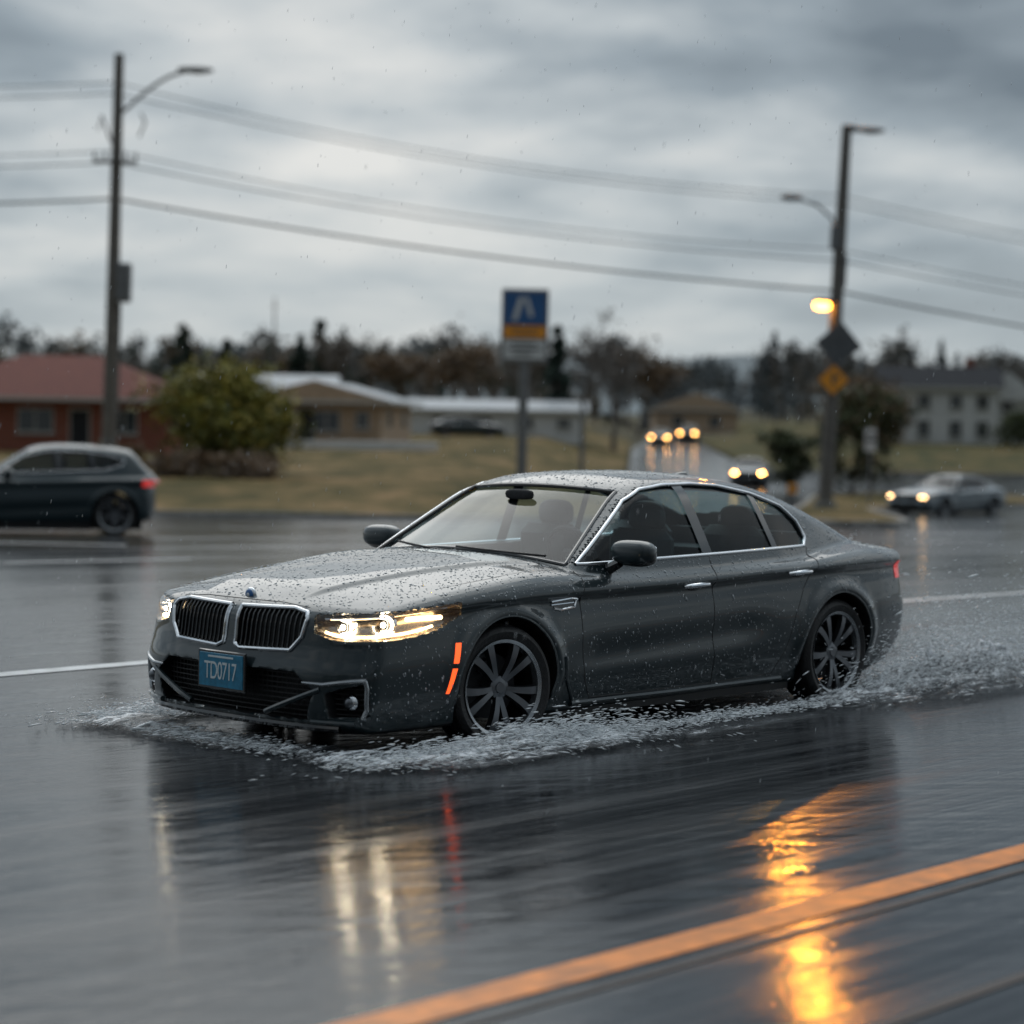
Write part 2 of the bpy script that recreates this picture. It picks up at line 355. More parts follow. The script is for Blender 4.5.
def wheel(parent,name,loc,r,side,steer=0,spokes=5,detail=True):
    g=Geo(); w=.235; k=r/.335
    rr=.255*k
    prof=[(rr,-w/2+.015),(rr+.02,-w/2),(r-.035,-w/2-.006),(r-.012,-w/2+.008),(r,-w/2+.035)]
    for gx in (-.06,-.02,.02,.06): prof+=[(r,gx-.006),(r-.008,gx-.004),(r-.008,gx+.004),(r,gx+.006)]
    prof+=[(r,w/2-.035),(r-.012,w/2-.008),(r-.035,w/2+.006),(rr+.02,w/2),(rr,w/2-.015)]
    g.revolve(prof,0,64)
    g.revolve([(rr-.004,-w/2+.012),(rr-.02,-.08),(rr-.03,.0),(rr-.022,.07)],2,64)
    g.revolve([(rr-.022,.07),(rr-.014,w/2-.012),(rr+.004,w/2-.002),(rr+.003,w/2-.014)],4,64)
    g.revolve([(.0,-.03),(.17*k,-.03),(.175*k,-.015),(.0,-.012)],3,40)
    g.revolve([(0,w/2-.030),(.028,w/2-.030),(.032,w/2-.038),(.060,w/2-.043),(.072,w/2-.09),(.07,0)],1,32)
    for s in range(spokes):
        for q in(-1,1):
            a0=2*math.pi*s/spokes+q*.16; a1=2*math.pi*s/spokes+q*.25
            v=[];f=[]
            for i,t in enumerate(np.linspace(0,1,6)):
                rad=.05+(rr-.012-.05)*t; a=a0+(a1-a0)*t**1.3; wd=.018+.012*t; yy=w/2-.040+.016*math.sin(t*2.6)+.012*t
                cx,cz=rad*math.cos(a),rad*math.sin(a); tx,tz=-math.sin(a),math.cos(a)
                for du,dv in((-1,-.030),(-.72,0),(.72,0),(1,-.030)): v.append((cx+tx*wd*du,yy+dv,cz+tz*wd*du))
            for i in range(5):
                for j in range(3): f.append((i*4+j,(i+1)*4+j,(i+1)*4+j+1,i*4+j+1))
            n0=len(g.f); g.add(v,f,1)
            for idx in range(n0,len(g.f)):
                if (idx-n0)%3!=1: g.m[idx]=2
    g.box((.0,-.02,.12*k),(.12,.06,.07),2,ch=.01)
    o=g.make(name,['tyre','alloy','alloyd','darkmetal','alloyl'],parent,True,40)
    o.location=loc; o.rotation_euler=(0,R(20*len(name)%72),(0 if side>0 else math.pi)+steer)
    return o

def build_car(name,P,h,loc,rz,paint,hero=False,lamps='farlamp',tail='redoff',glz=('sideglass','glass')):
    root=empty(name,loc,(0,0,rz)); C=Car(P)
    top=float(P['zr'](-1.8))+.06
    V,Q=nets(C.full,(-4.35,0,.06),(1.35,1.02,top),h)
    cen=V[Q].mean(1); b=C.base(*cen.T); lm=C.lamp(*cen.T,g=.004)
    mi=np.zeros(len(Q),int); mi[b<-.007]=1
    mi[(b<-.007)&(lm<0)&(cen[:,0]>.1)]=2
    mi[(cen[:,2]<P['zb'](cen[:,0])+.015)]=1
    obj('body',V,Q,[paint,'black','lamph'],root,True,mi,38)
    gz=P['belt']-.03
    V2,Q2=nets(lambda x,y,z:np.maximum(C.gh(x,y,z)+.012,gz-.1-z),(-4.2,0,gz-.15),(0.2,.95,top),max(h,.02))
    c2=V2[Q2].mean(1); k=(c2[:,2]>gz)
    V3,Q3=keepfaces(V2,Q2,k); c3=V3[Q3].mean(1)
    nxw=(c3[:,0]-P['ws'][0]+.17*(c3[:,1]/.72)**2)*P['ws'][2]/math.hypot(1,P['ws'][2])+(c3[:,2]-P['ws'][1])/math.hypot(1,P['ws'][2])
    obj('glass',V3,Q3,list(glz),root,True,(nxw>-.035).astype(int))
    if hero:
        lo,hi=(.1,0,.5),(1.25,1.0,.84); hh=.011
    else: lo,hi=(.1,0,.5),(1.25,1.0,1.0); hh=h
    V4,Q4=nets(lambda x,y,z:C.base(x,y,z)+.004,lo,hi,hh); c4=V4[Q4].mean(1)
    k=(C.lamp(*c4.T,g=.012)<0)&(np.abs(C.base(*c4.T)+.004)<.01)
    V4,Q4=keepfaces(V4,Q4,k); obj('headlight_lens',V4,Q4,'lens',root)
    V5,Q5=nets(lambda x,y,z:C.base(x,y,z)-.003,(-4.3,0,.5),(-3.0,1.0,1.15),hh); c5=V5[Q5].mean(1)
    zt=P['zc'](-4)-.07; k=(np.abs(c5[:,2]-zt)<.055)&(np.abs(c5[:,1])>.38)&(c5[:,0]<P['Xr'](.7)+.30)&(c5[:,0]>-4.2)
    V5,Q5=keepfaces(V5,Q5,k); obj('tail_lamp',V5,Q5,tail,root)
    yw=.805
    wb=P['wb']; wr=P['wr']; wz=P['wz']
    wheel(root,'wheel_fl',(0,yw-.01,wz),wr,1,R(-8) if hero else 0); wheel(root,'wheel_fr',(0,-yw+.01,wz),wr,-1,R(-8) if hero else 0)
    wheel(root,'wheel_rl',(wb,yw,wz),wr,1); wheel(root,'wheel_rr',(wb,-yw,wz),wr,-1)
    g=Geo(); g.box((wb/2,0,.20),(abs(wb)-.8,1.66,.22),0); g.box((wb/2,0,.22),(abs(wb)+(1.7 if hero else 1.0),1.15,.26),0); g.make('underbody',['black'],root)
    g=Geo(); bz=P['belt']
    for sx,sy in((-1.62,.37),(-1.62,-.37),(-2.52,.37),(-2.52,-.37)):
        g.box((sx+.12,sy,.55),(.5,.48,.2),0,ch=.05); g.box((sx-.13,sy,.82),(.15,.48,.52),0,ch=.06); g.ell((sx-.18,sy,bz+.215-.02*(sx<-2)),(.055,.13,.085),0,p=.7)
        g.tube([(sx-.15,sy,1.0),(sx-.17,sy,bz+.15)],.03,0)
    g.box((-.80,0,bz-.10),(.50,1.44,.16),1,ch=.05)
    pts=[(-1.12+.06*math.sin(a),.37+.18*math.cos(a),bz+.0+.17*math.sin(a)) for a in np.linspace(0,2*math.pi,25)]
    g.tube(pts,.014,1,8,cap=False); g.box((-1.1,.37,bz),(.05,.12,.09),1,ch=.02)
    g.ell((-1.06,0,bz+.35),(.02,.11,.030),1,p=.6)
    g.box((-2.95,0,bz-.03),(.45,1.3,.04),1)
    g.make('interior',['seat','inner'],root)
    xm=P['ws'][0]-.46
    for sd in(1,-1):
        g=Geo(); g.ell((xm,sd*1.01,bz+.062),(.072,.145,.070),0,24,14,p=.72)
        g.ell((xm-.012,sd*1.01,bz+.040),(.069,.140,.060),1,24,14,p=.8)
        g.box((xm-.066,sd*1.01,bz+.055),(.025,.22,.09),2,ch=.01)
        g.tube([(xm+.03,sd*.86,bz-.035),(xm+.02,sd*.93,bz+.0)],[.035,.026],1,8)
        g.make('side_mirror',[paint,'gloss','chrome'],root)
    for sd in(1,-1):
        g=Geo(); D=P['dlo']; pts=[]
        n=len(D)
        for i in range(n):
            a=np.array(D[i]); b2=np.array(D[(i+1)%n])
            for t in np.linspace(0,1,max(2,int(np.linalg.norm(b2-a)/.04)),endpoint=False):
                x,z=a+(b2-a)*t; pts.append((x,z))
        pp=[(x,sd*(C.surf('y',x,z)+.001),z) for x,z in pts]; pp.append(pp[0])
        g.tube(pp,.0115 if hero else .008,0,8,cap=False)
        pk=max(range(n),key=lambda i:-D[i][0]); up=[d for d in D[:pk+1]]
        zt=lambda x: np.interp(-x,[-d[0] for d in up],[d[1] for d in up])
        lowp=[D[0]]+[d for d in D[pk:]][::-1]; zlw=lambda x: np.interp(-x,[-d[0] for d in lowp],[d[1] for d in lowp])
        for xa,xb,wd in P.get('pil',[(-1.80,-1.76,.045),(-2.50,-2.44,.028)]):
            v=[];f=[];zz=np.linspace(float(zlw(xa))-.01,float(zt(xb))-.002,10)
            for i,z in enumerate(zz):
                x=xa+(xb-xa)*i/9
                for dx in(-wd,wd): v.append((x+dx,sd*(C.surf('y',x+dx,z,C.gh)-.003),z))
            for i in range(9): f.append((2*i,2*i+1,2*i+3,2*i+2))
            g.add(v,f,1)
        g.make('window_trim',['chrome','gloss'],root,sharp=60)
    if not hero:
        g=Geo()
        for sd in(1,-1):
            zl=float(P['llo'](.3))+.06
            for yy in(.62,.74):
                xx=C.surf('x',yy,zl)-.03; g.ell((xx,sd*yy,zl),(.03,.055,.04),0)
        g.make('headlight_bulb',[lamps],root)
        return root,C
    return root,C

# ================================================================ HERO CAR
hero,C=build_car('sedan_car',PS,.0115,(-.68,12.09,0),R(227),'paint',hero=True,tail='red')
P=PS
def curve_on(sd,pts,axis='y',n=14,out=0.0):
    res=[]
    for i in range(len(pts)-1):
        a=np.array(pts[i]);b=np.array(pts[i+1])
        for t in np.linspace(0,1,n,endpoint=(i==len(pts)-2)):
            p=a+(b-a)*t
            if axis=='y': res.append((p[0],sd*(C.surf('y',p[0],p[1])+out),p[1]))
            elif axis=='x': res.append((C.surf('x',abs(p[0]),p[1])+out,sd*p[0],p[1]))
            else: res.append((p[0],sd*p[1],C.surf('z',p[0],p[1])+out))
    return res
g=Geo(); pts=[]
yb=lambda z:.80-.50*(z-.93)-.045
zbo=lambda y:P['wsz'][0]-.05*(y/.7)**2
zto=lambda y:P['wsz'][1]-.03*(y/.6)**2
ymx=yb(.925); ytx=yb(1.31)
for y in np.linspace(-ymx,ymx,30): pts.append((y,float(zbo(y))))
for z in np.linspace(float(zbo(ymx))+.01,float(zto(ytx)),16): pts.append((yb(z),z))
for y in np.linspace(ytx-.01,-ytx+.01,26): pts.append((y,float(zto(y))))
for z in np.linspace(float(zto(ytx)),float(zbo(ymx))+.01,16): pts.append((-yb(z),z))
pp=[(C.surf('x',abs(y),z,C.gh)-.003,y,z) for y,z in pts]; pp.append(pp[0]); g.tube(pp,.013,0,8,cap=False)
g.make('windscreen_seal',['gloss'],hero)
for sd in(1,-1):
    g=Geo()
    for ln in ([(-.62,.885),(-.585,.78),(-.59,.5),(-.64,.30),(-.72,.185)],[(-1.80,.93),(-1.775,.75),(-1.78,.45),(-1.83,.185)],
               [(-2.86,.955),(-2.78,.84),(-2.66,.72),(-2.56,.55),(-2.50,.34),(-2.42,.20)],[(-.72,.185),(-1.83,.185),(-2.42,.20)]):
        g.tube(curve_on(sd,ln,'y',10,-.0015),.0042,0,6)
    g.tube(curve_on(sd,[(.40,.80),(.1,.815),(-.35,.80),(-.55,.79)],'z',10,-.002),.0035,0,6)
    g.tube(curve_on(sd,[(0,.757),(.3,.757),(.5,.742)],'x',8,-.002),.0035,0,6)
    g.tube(curve_on(sd,[(-3.68,.60),(-3.55,.72),(-3.2,.74)],'y',6,-.002),.0025,0,6)
    g.make('panel_gap',['black'],hero)
    g=Geo()
    for hx,hz in((-1.60,.775),(-2.60,.815)):
        y0=C.surf('y',hx,hz)
        g.tube([(hx+.11,sd*(y0+.004),hz-.004),(hx+.085,sd*(y0+.028),hz),(hx,sd*(y0+.033),hz+.003),(hx-.085,sd*(y0+.028),hz+.004),(hx-.11,sd*(y0+.004),hz+.002)],[.009,.013,.015,.013,.009],0,10)
        g.ell((hx+.01,sd*(y0-.004),hz-.004),(.08,.010,.028),1)
    L=[(-.34,.735),(-.50,.748),(-.555,.742),(-.53,.70),(-.42,.69),(-.36,.70)]
    g.tube(curve_on(sd,L,'y',8,.003),.008,2,8); g.tube(curve_on(sd,[(-.34,.718),(-.53,.724)],'y',8,.003),.006,2,8)
    v=[];f=[];
    for i,t in enumerate(np.linspace(0,1,8)):
        x=-.36-.17*t
        for z in(.70,.738): v.append((x,sd*(C.surf('y',x,z)+.002),z))
    for i in range(7): f.append((2*i,2*i+1,2*i+3,2*i+2))
    g.add(v,f,1)
    g.tube(curve_on(sd,[(-.43,.44),(-.47,.32),(-.58,.17)],'y',8,.0),.012,4,8)
    g.tube(curve_on(sd,[(-.56,.165),(-1.5,.16),(-2.52,.165)],'y',14,.004),.018,4,8)
    for wx in(0,P['wb']):
        q=[]
        for a in np.linspace(R(-8),R(188),40):
            x=wx+(P['wr']+.049)*math.cos(a); z=P['wz']+(P['wr']+.049)*math.sin(a)
            if z>.16: q.append((x,sd*(C.surf('y',x,z)-.004),z))
        g.tube(q,.007,4,6)
    g.make('side_trim',['chrome','gloss','chrome','black','paint'],hero)
    g=Geo()
    v=[];f=[]
    for i,z in enumerate(np.linspace(.30,.56,11)):
        t=i/10; xc=.475-.065*t-.02
        wdt=.010+.007*t
        for dx in(-wdt,wdt):
            x=xc+dx; v.append((x,sd*(C.surf('y',x,z)+.003),z))
    for i in range(10):
        if i==5: continue
        f.append((2*i,2*i+1,2*i+3,2*i+2))
    g.add(v,f,0); g.make('amber_marker',['amber'],hero)
def plan(z):
    t=np.arange(0,1.6,.002); out=[]
    for a in np.linspace(.15,1.75,120):
        x=.25+t*math.cos(a); y=t*math.sin(a); F=C.base(x,y,np.full_like(t,z)); i=np.nonzero(F<0)[0][-1]; out.append((x[i],y[i]))
    return np.array(out)
pl=plan(.665); Sv=C.lampS(pl[:,0],pl[:,1])
def lampp(s,z,dep):
    x=np.interp(s,Sv,pl[:,0]); y=np.interp(s,Sv,pl[:,1]); n=np.array([x-.35,y-.25]); n/=np.linalg.norm(n)
    return (x-n[0]*dep,y-n[1]*dep,z),n
for sd in(1,-1):
    g=Geo()
    for s,z,r_,k in((.20,.655,.044,0),(.50,.670,.046,0)):
        p,n=lampp(s,z,.055); p=(p[0],sd*p[1],p[2]); n=(n[0]*.6+.5,sd*n[1]*.6,0)
        g.ell(p,(r_*.6,r_*.6,r_*.8),1)
        q=Vector(n).normalized(); u=Vector((0,0,1)); w=q.cross(u)
        ring=[Vector(p)+q*.015+(u*math.cos(a)*.92+w*math.sin(a))*r_ for a in np.linspace(R(-200),R(20),22)]
        g.tube(ring,.0065,0,6)
        g.tube([Vector(p)-q*.03,Vector(p)+q*.005],[r_*1.25,r_*.95],2,20,cap=False)
        g.ell(Vector(p)+q*.022,(.014,.014,.014),0,10,8)
    fl=lambda a:(a[0],sd*a[1],a[2])
    g.tube([fl(lampp(s,float(P['lhi'](s))-.020,.030)[0]) for s in np.linspace(.06,.96,24)],.006,2,6)
    g.tube([fl(lampp(s,float(P['llo'](s))+.018,.030)[0]) for s in np.linspace(.06,.85,24)],.007,3,6)
    g.tube([fl(lampp(s,.69,.045)[0]) for s in np.linspace(.66,.93,10)],.012,3,6)
    g.make('headlight_unit',['led','gloss','chrome','ledsoft'],hero)
g=Geo()
for sd in(1,-1):
    n=len(kid); pts=[]
    for i in range(n):
        a=np.array(kid[i]);b=np.array(kid[(i+1)%n])
        for t in np.linspace(0,1,8,endpoint=False): pts.append(a+(b-a)*t)
    pp=[(C.surf('x',p[0],p[1])+.002,sd*p[0],p[1]) for p in pts]; pp.append(pp[0]); g.tube(pp,.0115,0,8,cap=False)
    for y in np.arange(.075,.52,.034):
        zt=.735-.02*(y>.48); zb_=.520+max(0,(y-.43))*.9
        q=[(C.surf('x',y,z)-.014,sd*(y+.0*z),z) for z in np.linspace(zb_,zt,6)]
        g.tube(q,.0075,1,6)
g.make('kidney_grille',['chrome','gloss'],hero)
g=Geo()
def fx(y,z,o=0): return max(C.surf('x',y,z),.62)+o
for z in np.arange(.20,.42,.026):
    q=[(fx(abs(y),z,-.06),y,z) for y in np.linspace(-.57,.57,30)]; g.tube(q,.004,4,5)
for y in np.arange(-.54,.55,.035):
    q=[(fx(abs(y),z,-.06),y,z) for z in(.19,.31,.42)]; g.tube(q,.003,4,5)
for sd in(1,-1):
    loop=[(.56,.375),(.68,.372),(.80,.392),(.868,.400),(.874,.36),(.868,.25),(.85,.205)]
    q=[]
    for i in range(len(loop)-1):
        for t in np.linspace(0,1,6,endpoint=(i==len(loop)-2)):
            y=loop[i][0]+(loop[i+1][0]-loop[i][0])*t; z=loop[i][1]+(loop[i+1][1]-loop[i][1])*t; q.append((fx(y,z,.002),sd*y,z))
    g.tube(q,[.006+.006*min(1,i/8) for i in range(len(q))],2,8)
    q=[(fx(y,.185,.004),sd*y,.180) for y in np.linspace(.60,.82,12)]; g.tube(q,.014,3,8)
    xx=fx(.78,.27,-.045)
    g.ell((xx,sd*.79,.285),(.03,.045,.045),1); g.ell((xx+.012,sd*.79,.285),(.03,.032,.032),5)
    for z in np.arange(.22,.37,.026):
        q=[(fx(y,z,-.06),sd*y,z) for y in np.linspace(.70,.85,8)]; g.tube(q,.004,4,5)
q=[(fx(abs(y),.155,.006),y,.150) for y in np.linspace(-.74,.74,36)]; g.tube(q,.020,0,8)
# painted bumper bar between the intakes
for sd in(1,-1):
    q=[(fx(y,z,-.004),sd*y,z) for y,z in zip(np.linspace(.30,.66,12),np.linspace(.205,.345,12))]; g.tube(q,.016,3,8)
g.make('lower_grille',['gloss','chrome','alloyl','paint','black','alloy'],hero)
g=Geo(); xp=C.surf('x',0,.40)+.012
g.box((xp,.0,.39),(.016,.38,.205),0,ch=.005); g.box((xp+.009,.0,.39),(.006,.35,.175),1,ch=.002); g.make('licence_plate',['gloss','platebl'],hero)
tx=bpy.data.curves.new('plate_text','FONT'); tx.body='TD0717'; tx.size=.105; tx.extrude=.001; tx.align_x='CENTER'; tx.align_y='CENTER'; tx.space_character=.9
to=link(bpy.data.objects.new('plate_text',tx)); tx.materials.append(M['platewh']); to.parent=hero; to.location=(xp+.0135,0,.383); to.rotation_euler=(R(90),0,R(90)); to.scale=(.80,1.25,1)
g=Geo(); g.box((xp+.013,0,.460),(.002,.20,.010),0); g.make('plate_header',['platewh'],hero)
g=Geo(); zb_=.775; xb=C.surf('x',0,zb_); g.ell((xb-.004,0,zb_),(.016,.043,.040),0); g.ell((xb+.004,0,zb_),(.0135,.033,.030),1); g.ell((xb+.009,0,zb_+.0),(.010,.018,.017),2)
g.make('hood_badge',['chrome','signblue','signwhite'],hero)
g=Geo()
for y0,y1 in((.62,.0),(-.02,-.60)):
    q=[]
    for t in np.linspace(0,1,10):
        y=y0+(y1-y0)*t; z=.962+.025*t; x=-.45-.17*(y/.72)**2-(z-.93)/.55; q.append((x+.020,y,z))
    g.tube(q,.007,0,6)
zf=C.surf('z',-2.55,0); g.tube([(-2.47,0,zf-.005),(-2.55,0,zf+.02),(-2.62,0,zf+.03),(-2.64,0,zf-.01)],[.02,.02,.014,.02],1,8)
g.make('wiper',['black','paint'],hero)

ICO=[(0,0,1)]+[(.894*math.cos(a),.894*math.sin(a),.447) for a in np.arange(5)*2*math.pi/5]+[(.894*math.cos(a),.894*math.sin(a),-.447) for a in (np.arange(5)+.5)*2*math.pi/5]+[(0,0,-1)]
ICF=[(0,1+i,1+(i+1)%5) for i in range(5)]+[(1+i,6+i,1+(i+1)%5) for i in range(5)]+[(1+(i+1)%5,6+i,6+(i+1)%5) for i in range(5)]+[(11,6+(i+1)%5,6+i) for i in range(5)]
ICO=np.array(ICO); ICF=np.array(ICF)
def blobs(name,cen,A,mat,parent=None):
    n=len(cen); V=np.einsum('nij,kj->nki',A,ICO)+cen[:,None,:]
    F=(ICF[None]+12*np.arange(n)[:,None,None]).reshape(-1,3)
    return obj(name,V.reshape(-1,3),F,mat,parent,True)
body=[o for o in hero.children if o.name.startswith('body')][0]
me=body.data; nv=len(me.vertices); co=np.empty(nv*3); me.vertices.foreach_get('co',co); co=co.reshape(-1,3)
no=np.empty(nv*3); me.vertices.foreach_get('normal',no); no=no.reshape(-1,3)
onb=np.abs(C.base(*co.T))<.003
ok=np.nonzero(onb&(no[:,2]>.35))[0]; ok2=np.nonzero(onb&(np.abs(no[:,2])<.5)&(np.abs(no[:,1])>.6))[0]
def beads(name,ok,n,rs,el,mat,dirn):
    pick=rng.choice(ok,n); cen=co[pick]; N=no[pick]
    T=np.cross(N,dirn); T/=np.linalg.norm(T,axis=1)[:,None]; B=np.cross(N,T)
    off=rng.uniform(-.006,.006,(n,2)); cen=cen+T*off[:,:1]+B*off[:,1:]
    r=rng.gamma(3,rs,n)+.0012
    A=np.stack([T*r[:,None],B*(r*rng.uniform(.8,el,n))[:,None],N*(r*.5)[:,None]],2)
    blobs(name,cen,A,mat,hero)
M['bead']=pmat('water_bead',(.50,.56,.60),.03,0,1,spec=1.0,trans=.5)
beads('water_bead',ok,12000,.0009,1.4,'bead',[.3,.9,.1])
beads('water_bead',ok2,3600,.0007,2.6,'bead',[.25,.0,.95])

# ================================================================ TERRAIN
def softp(t,w): return w*np.log1p(np.exp(np.clip(t/w,-40,40)))
def xl(Y): return np.interp(Y,[0,55,100,200,400,3000],[2.7,2.7,5.2,11,23.5,180])
def xr(Y): return np.interp(Y,[0,131,200,400,3000],[14.5,14.5,17,27,186])
def g0(Y): return -.02*(softp(Y-22,2.)-softp(Y-80,4.))
lawnT=lambda Y: np.interp(Y,[0,54,58,64,75,90,120,160,200,400,900,3000],[0,0,.08,.28,.72,.98,1.20,1.25,1.2,1.2,9,60])
rightT=lambda Y: np.interp(Y,[0,132,155,250,500,1000,3000],[0,0,.85,1.4,3.0,12,60])
def gz(X,Y):
    X=np.asarray(X,float);Y=np.asarray(Y,float)
    return g0(Y)+lawnT(Y)*sstep((xl(Y)-1-X)/6)+rightT(Y)*sstep((X-xr(Y)-2)/8)
def sheet(name,Ys,L,Rr,zo,ncol,mat,parent=None):
    v=[];f=[]
    for Y in Ys:
        l=L(Y) if callable(L) else L; r=Rr(Y) if callable(Rr) else Rr
        t=np.linspace(0,1,ncol+1)
        X=l+(r-l)*t
        Z=gz(X,np.full_like(X,Y))+zo
        v+=[(x,Y,z) for x,z in zip(X,Z)]
    n=ncol+1
    for i in range(len(Ys)-1):
        for j in range(ncol): f.append((i*n+j,i*n+j+1,(i+1)*n+j+1,(i+1)*n+j))
    return obj(name,v,f,mat,parent)

def roadmat():
    m,nt,out=newmat('wet_asphalt'); N=nt.nodes; L=nt.links
    b=N.new('ShaderNodeBsdfPrincipled')
    tc=N.new('ShaderNodeTexCoord')
    def noise(rot,sc,scale,detail=4,rough=.55):
        mp=N.new('ShaderNodeMapping')
        mp.inputs['Rotation'].default_value=(0,0,rot); 
        mp2=N.new('ShaderNodeMapping'); mp2.inputs['Scale'].default_value=sc
        L.new(tc.outputs['Object'],mp.inputs[0]); L.new(mp.outputs[0],mp2.inputs[0])
        n=N.new('ShaderNodeTexNoise'); n.inputs['Scale'].default_value=scale; n.inputs['Detail'].default_value=detail; n.inputs['Roughness'].default_value=rough
        L.new(mp2.outputs[0],n.inputs['Vector']); return n.outputs['Fac']
    def ramp(i,p0,p1,a,b2):
        r=N.new('ShaderNodeMapRange'); r.inputs['From Min'].default_value=p0; r.inputs['From Max'].default_value=p1; r.inputs['To Min'].default_value=a; r.inputs['To Max'].default_value=b2
        L.new(i,r.inputs['Value']); return r.outputs[0]
    def mth(op,a,b2):
        k=N.new('ShaderNodeMath'); k.operation=op
        for i,q in enumerate((a,b2)):
            if isinstance(q,(int,float)): k.inputs[i].default_value=q
            else: L.new(q,k.inputs[i])
        return k.outputs[0]
    rot=R(-47)
    streak=noise(rot,(.16,3.4,1),1.0,6,.65)
    track=noise(rot,(.05,1.1,1),1.0,3,.5)
    fine=noise(rot,(.6,26,1),1.0,4,.6)
    big=noise(rot,(.10,.55,1),1.0,3)
    grain=noise(0,(1,1,1),90,2)
    rip=noise(R(-12),(1.4,8,1),1.0,3,.5)
    rl=ramp(streak,.36,.64,.020,.15); r2=ramp(big,.4,.6,.0,.06); rr=mth('ADD',rl,r2); rr=mth('ADD',rr,ramp(fine,.35,.65,-.03,.04)); rr=mth('ADD',rr,ramp(track,.42,.6,-.02,.07))
    L.new(mth('MAXIMUM',rr,.02),b.inputs['Roughness'])
    cr=N.new('ShaderNodeValToRGB'); cr.color_ramp.elements[0].position=.40; cr.color_ramp.elements[1].position=.66
    cr.color_ramp.elements[0].color=(.006,.007,.009,1); cr.color_ramp.elements[1].color=(.050,.056,.062,1)
    L.new(mth('ADD',mth('MULTIPLY',streak,.55),mth('MULTIPLY',fine,.45)),cr.inputs[0]); L.new(cr.outputs[0],b.inputs['Base Color'])
    b.inputs['IOR'].default_value=1.40
    hgt=mth('ADD',mth('ADD',mth('MULTIPLY',rip,.8),mth('MULTIPLY',fine,.34)),mth('ADD',mth('MULTIPLY',streak,1.2),mth('MULTIPLY',grain,.02)))
    bp=N.new('ShaderNodeBump'); bp.inputs['Strength'].default_value=.40; bp.inputs['Distance'].default_value=.012
    L.new(hgt,bp.inputs['Height']); L.new(bp.outputs['Normal'],b.inputs['Normal'])
    L.new(b.outputs[0],out.inputs[0]); return m
M['road']=roadmat()
def grassmat(name,c1,c2,c3):
    m,nt,out=newmat(name); N=nt.nodes; L=nt.links; b=N.new('ShaderNodeBsdfPrincipled'); b.inputs['Roughness'].default_value=.9; b.inputs['Specular IOR Level'].default_value=.15
    tc=N.new('ShaderNodeTexCoord'); mp=N.new('ShaderNodeMapping'); mp.inputs['Scale'].default_value=(1,.35,1)
    L.new(tc.outputs['Object'],mp.inputs[0])
    n=N.new('ShaderNodeTexNoise'); n.inputs['Scale'].default_value=.42; n.inputs['Detail'].default_value=9; n.inputs['Roughness'].default_value=.72
    L.new(mp.outputs[0],n.inputs['Vector']); r=N.new('ShaderNodeValToRGB'); e=r.color_ramp.elements; e[0].position=.40; e[0].color=(*c1,1); e[1].position=.62; e[1].color=(*c3,1); k=e.new(.5); k.color=(*c2,1)
    L.new(n.outputs['Fac'],r.inputs[0]); L.new(r.outputs[0],b.inputs['Base Color'])
    n2=N.new('ShaderNodeTexNoise'); n2.inputs['Scale'].default_value=9; n2.inputs['Detail'].default_value=5; L.new(tc.outputs['Object'],n2.inputs['Vector'])
    bp=N.new('ShaderNodeBump'); bp.inputs['Strength'].default_value=.8; bp.inputs['Distance'].default_value=.1; L.new(n2.outputs['Fac'],bp.inputs['Height']); L.new(bp.outputs[0],b.inputs['Normal'])
    L.new(b.outputs[0],out.inputs[0]); return m
M['lawn']=grassmat('dry_grass',(.060,.055,.018),(.140,.105,.040),(.25,.165,.078))
M['lawng']=grassmat('green_grass',(.045,.050,.020),(.095,.085,.032),(.17,.12,.052))
M['field']=grassmat('field',(.05,.05,.03),(.085,.075,.045),(.11,.09,.055))
M['yellow']=pmat('yellow_line_paint',(.66,.20,.016),.35,noise=.45,nscale=7)
M['white']=pmat('white_line_paint',(.60,.62,.63),.35,noise=.25,nscale=5)
M['crack']=pmat('tar_seam',(.010,.009,.009),.5)

sheet('ground',[-60,0,40,55,60,66,75,90,105,120,131,140,155,180,200,250,300,400,500,700,900,1300,2000,3000],lambda Y:-60-abs(Y)*1.0,lambda Y:60+abs(Y)*1.0,-.16,70,'field')
Yr=list(np.arange(-40,12,4))+list(np.arange(12,34,1.))+list(np.arange(34,55,3.))
Yr=sorted(set([float(a) for a in Yr]+[55.]))
sheet('road',Yr,-220,220,0,60,'road')
sheet('far_road',[55,58,62,70,80,90,100,110,120,131],lambda Y:xl(Y),lambda Y:200,0,40,'road')
sheet('distant_road',[131,150,175,200,250,300,350,400],xl,xr,0,6,'road')
sheet('lawn',[55.25,56,58,60,62,64,67,70,75,80,90,100,120,150,200,300,400],lambda Y:-260,lambda Y:xl(Y)-.25,.10,90,'lawn')
sheet('grass_verge',[131.3,135,140,147,155,170,200,250,320,400],lambda Y:xr(Y)+.3,lambda Y:260,.10,60,'lawng')
IL=lambda Y: np.interp(Y,[57,60,75,100,103.5],[8.6,7.6,9.6,13.8,17])
IR=lambda Y: np.interp(Y,[57,60,66,80,88,94,100,103.5],[10,11.0,11.8,13.2,18,25,45,60])
sheet('grass_island',[57.2,58,60,63,66,70,75,80,86,92,98,103.3],lambda Y:IL(Y)+.2,lambda Y:IR(Y)-.2,.11,20,'lawn')
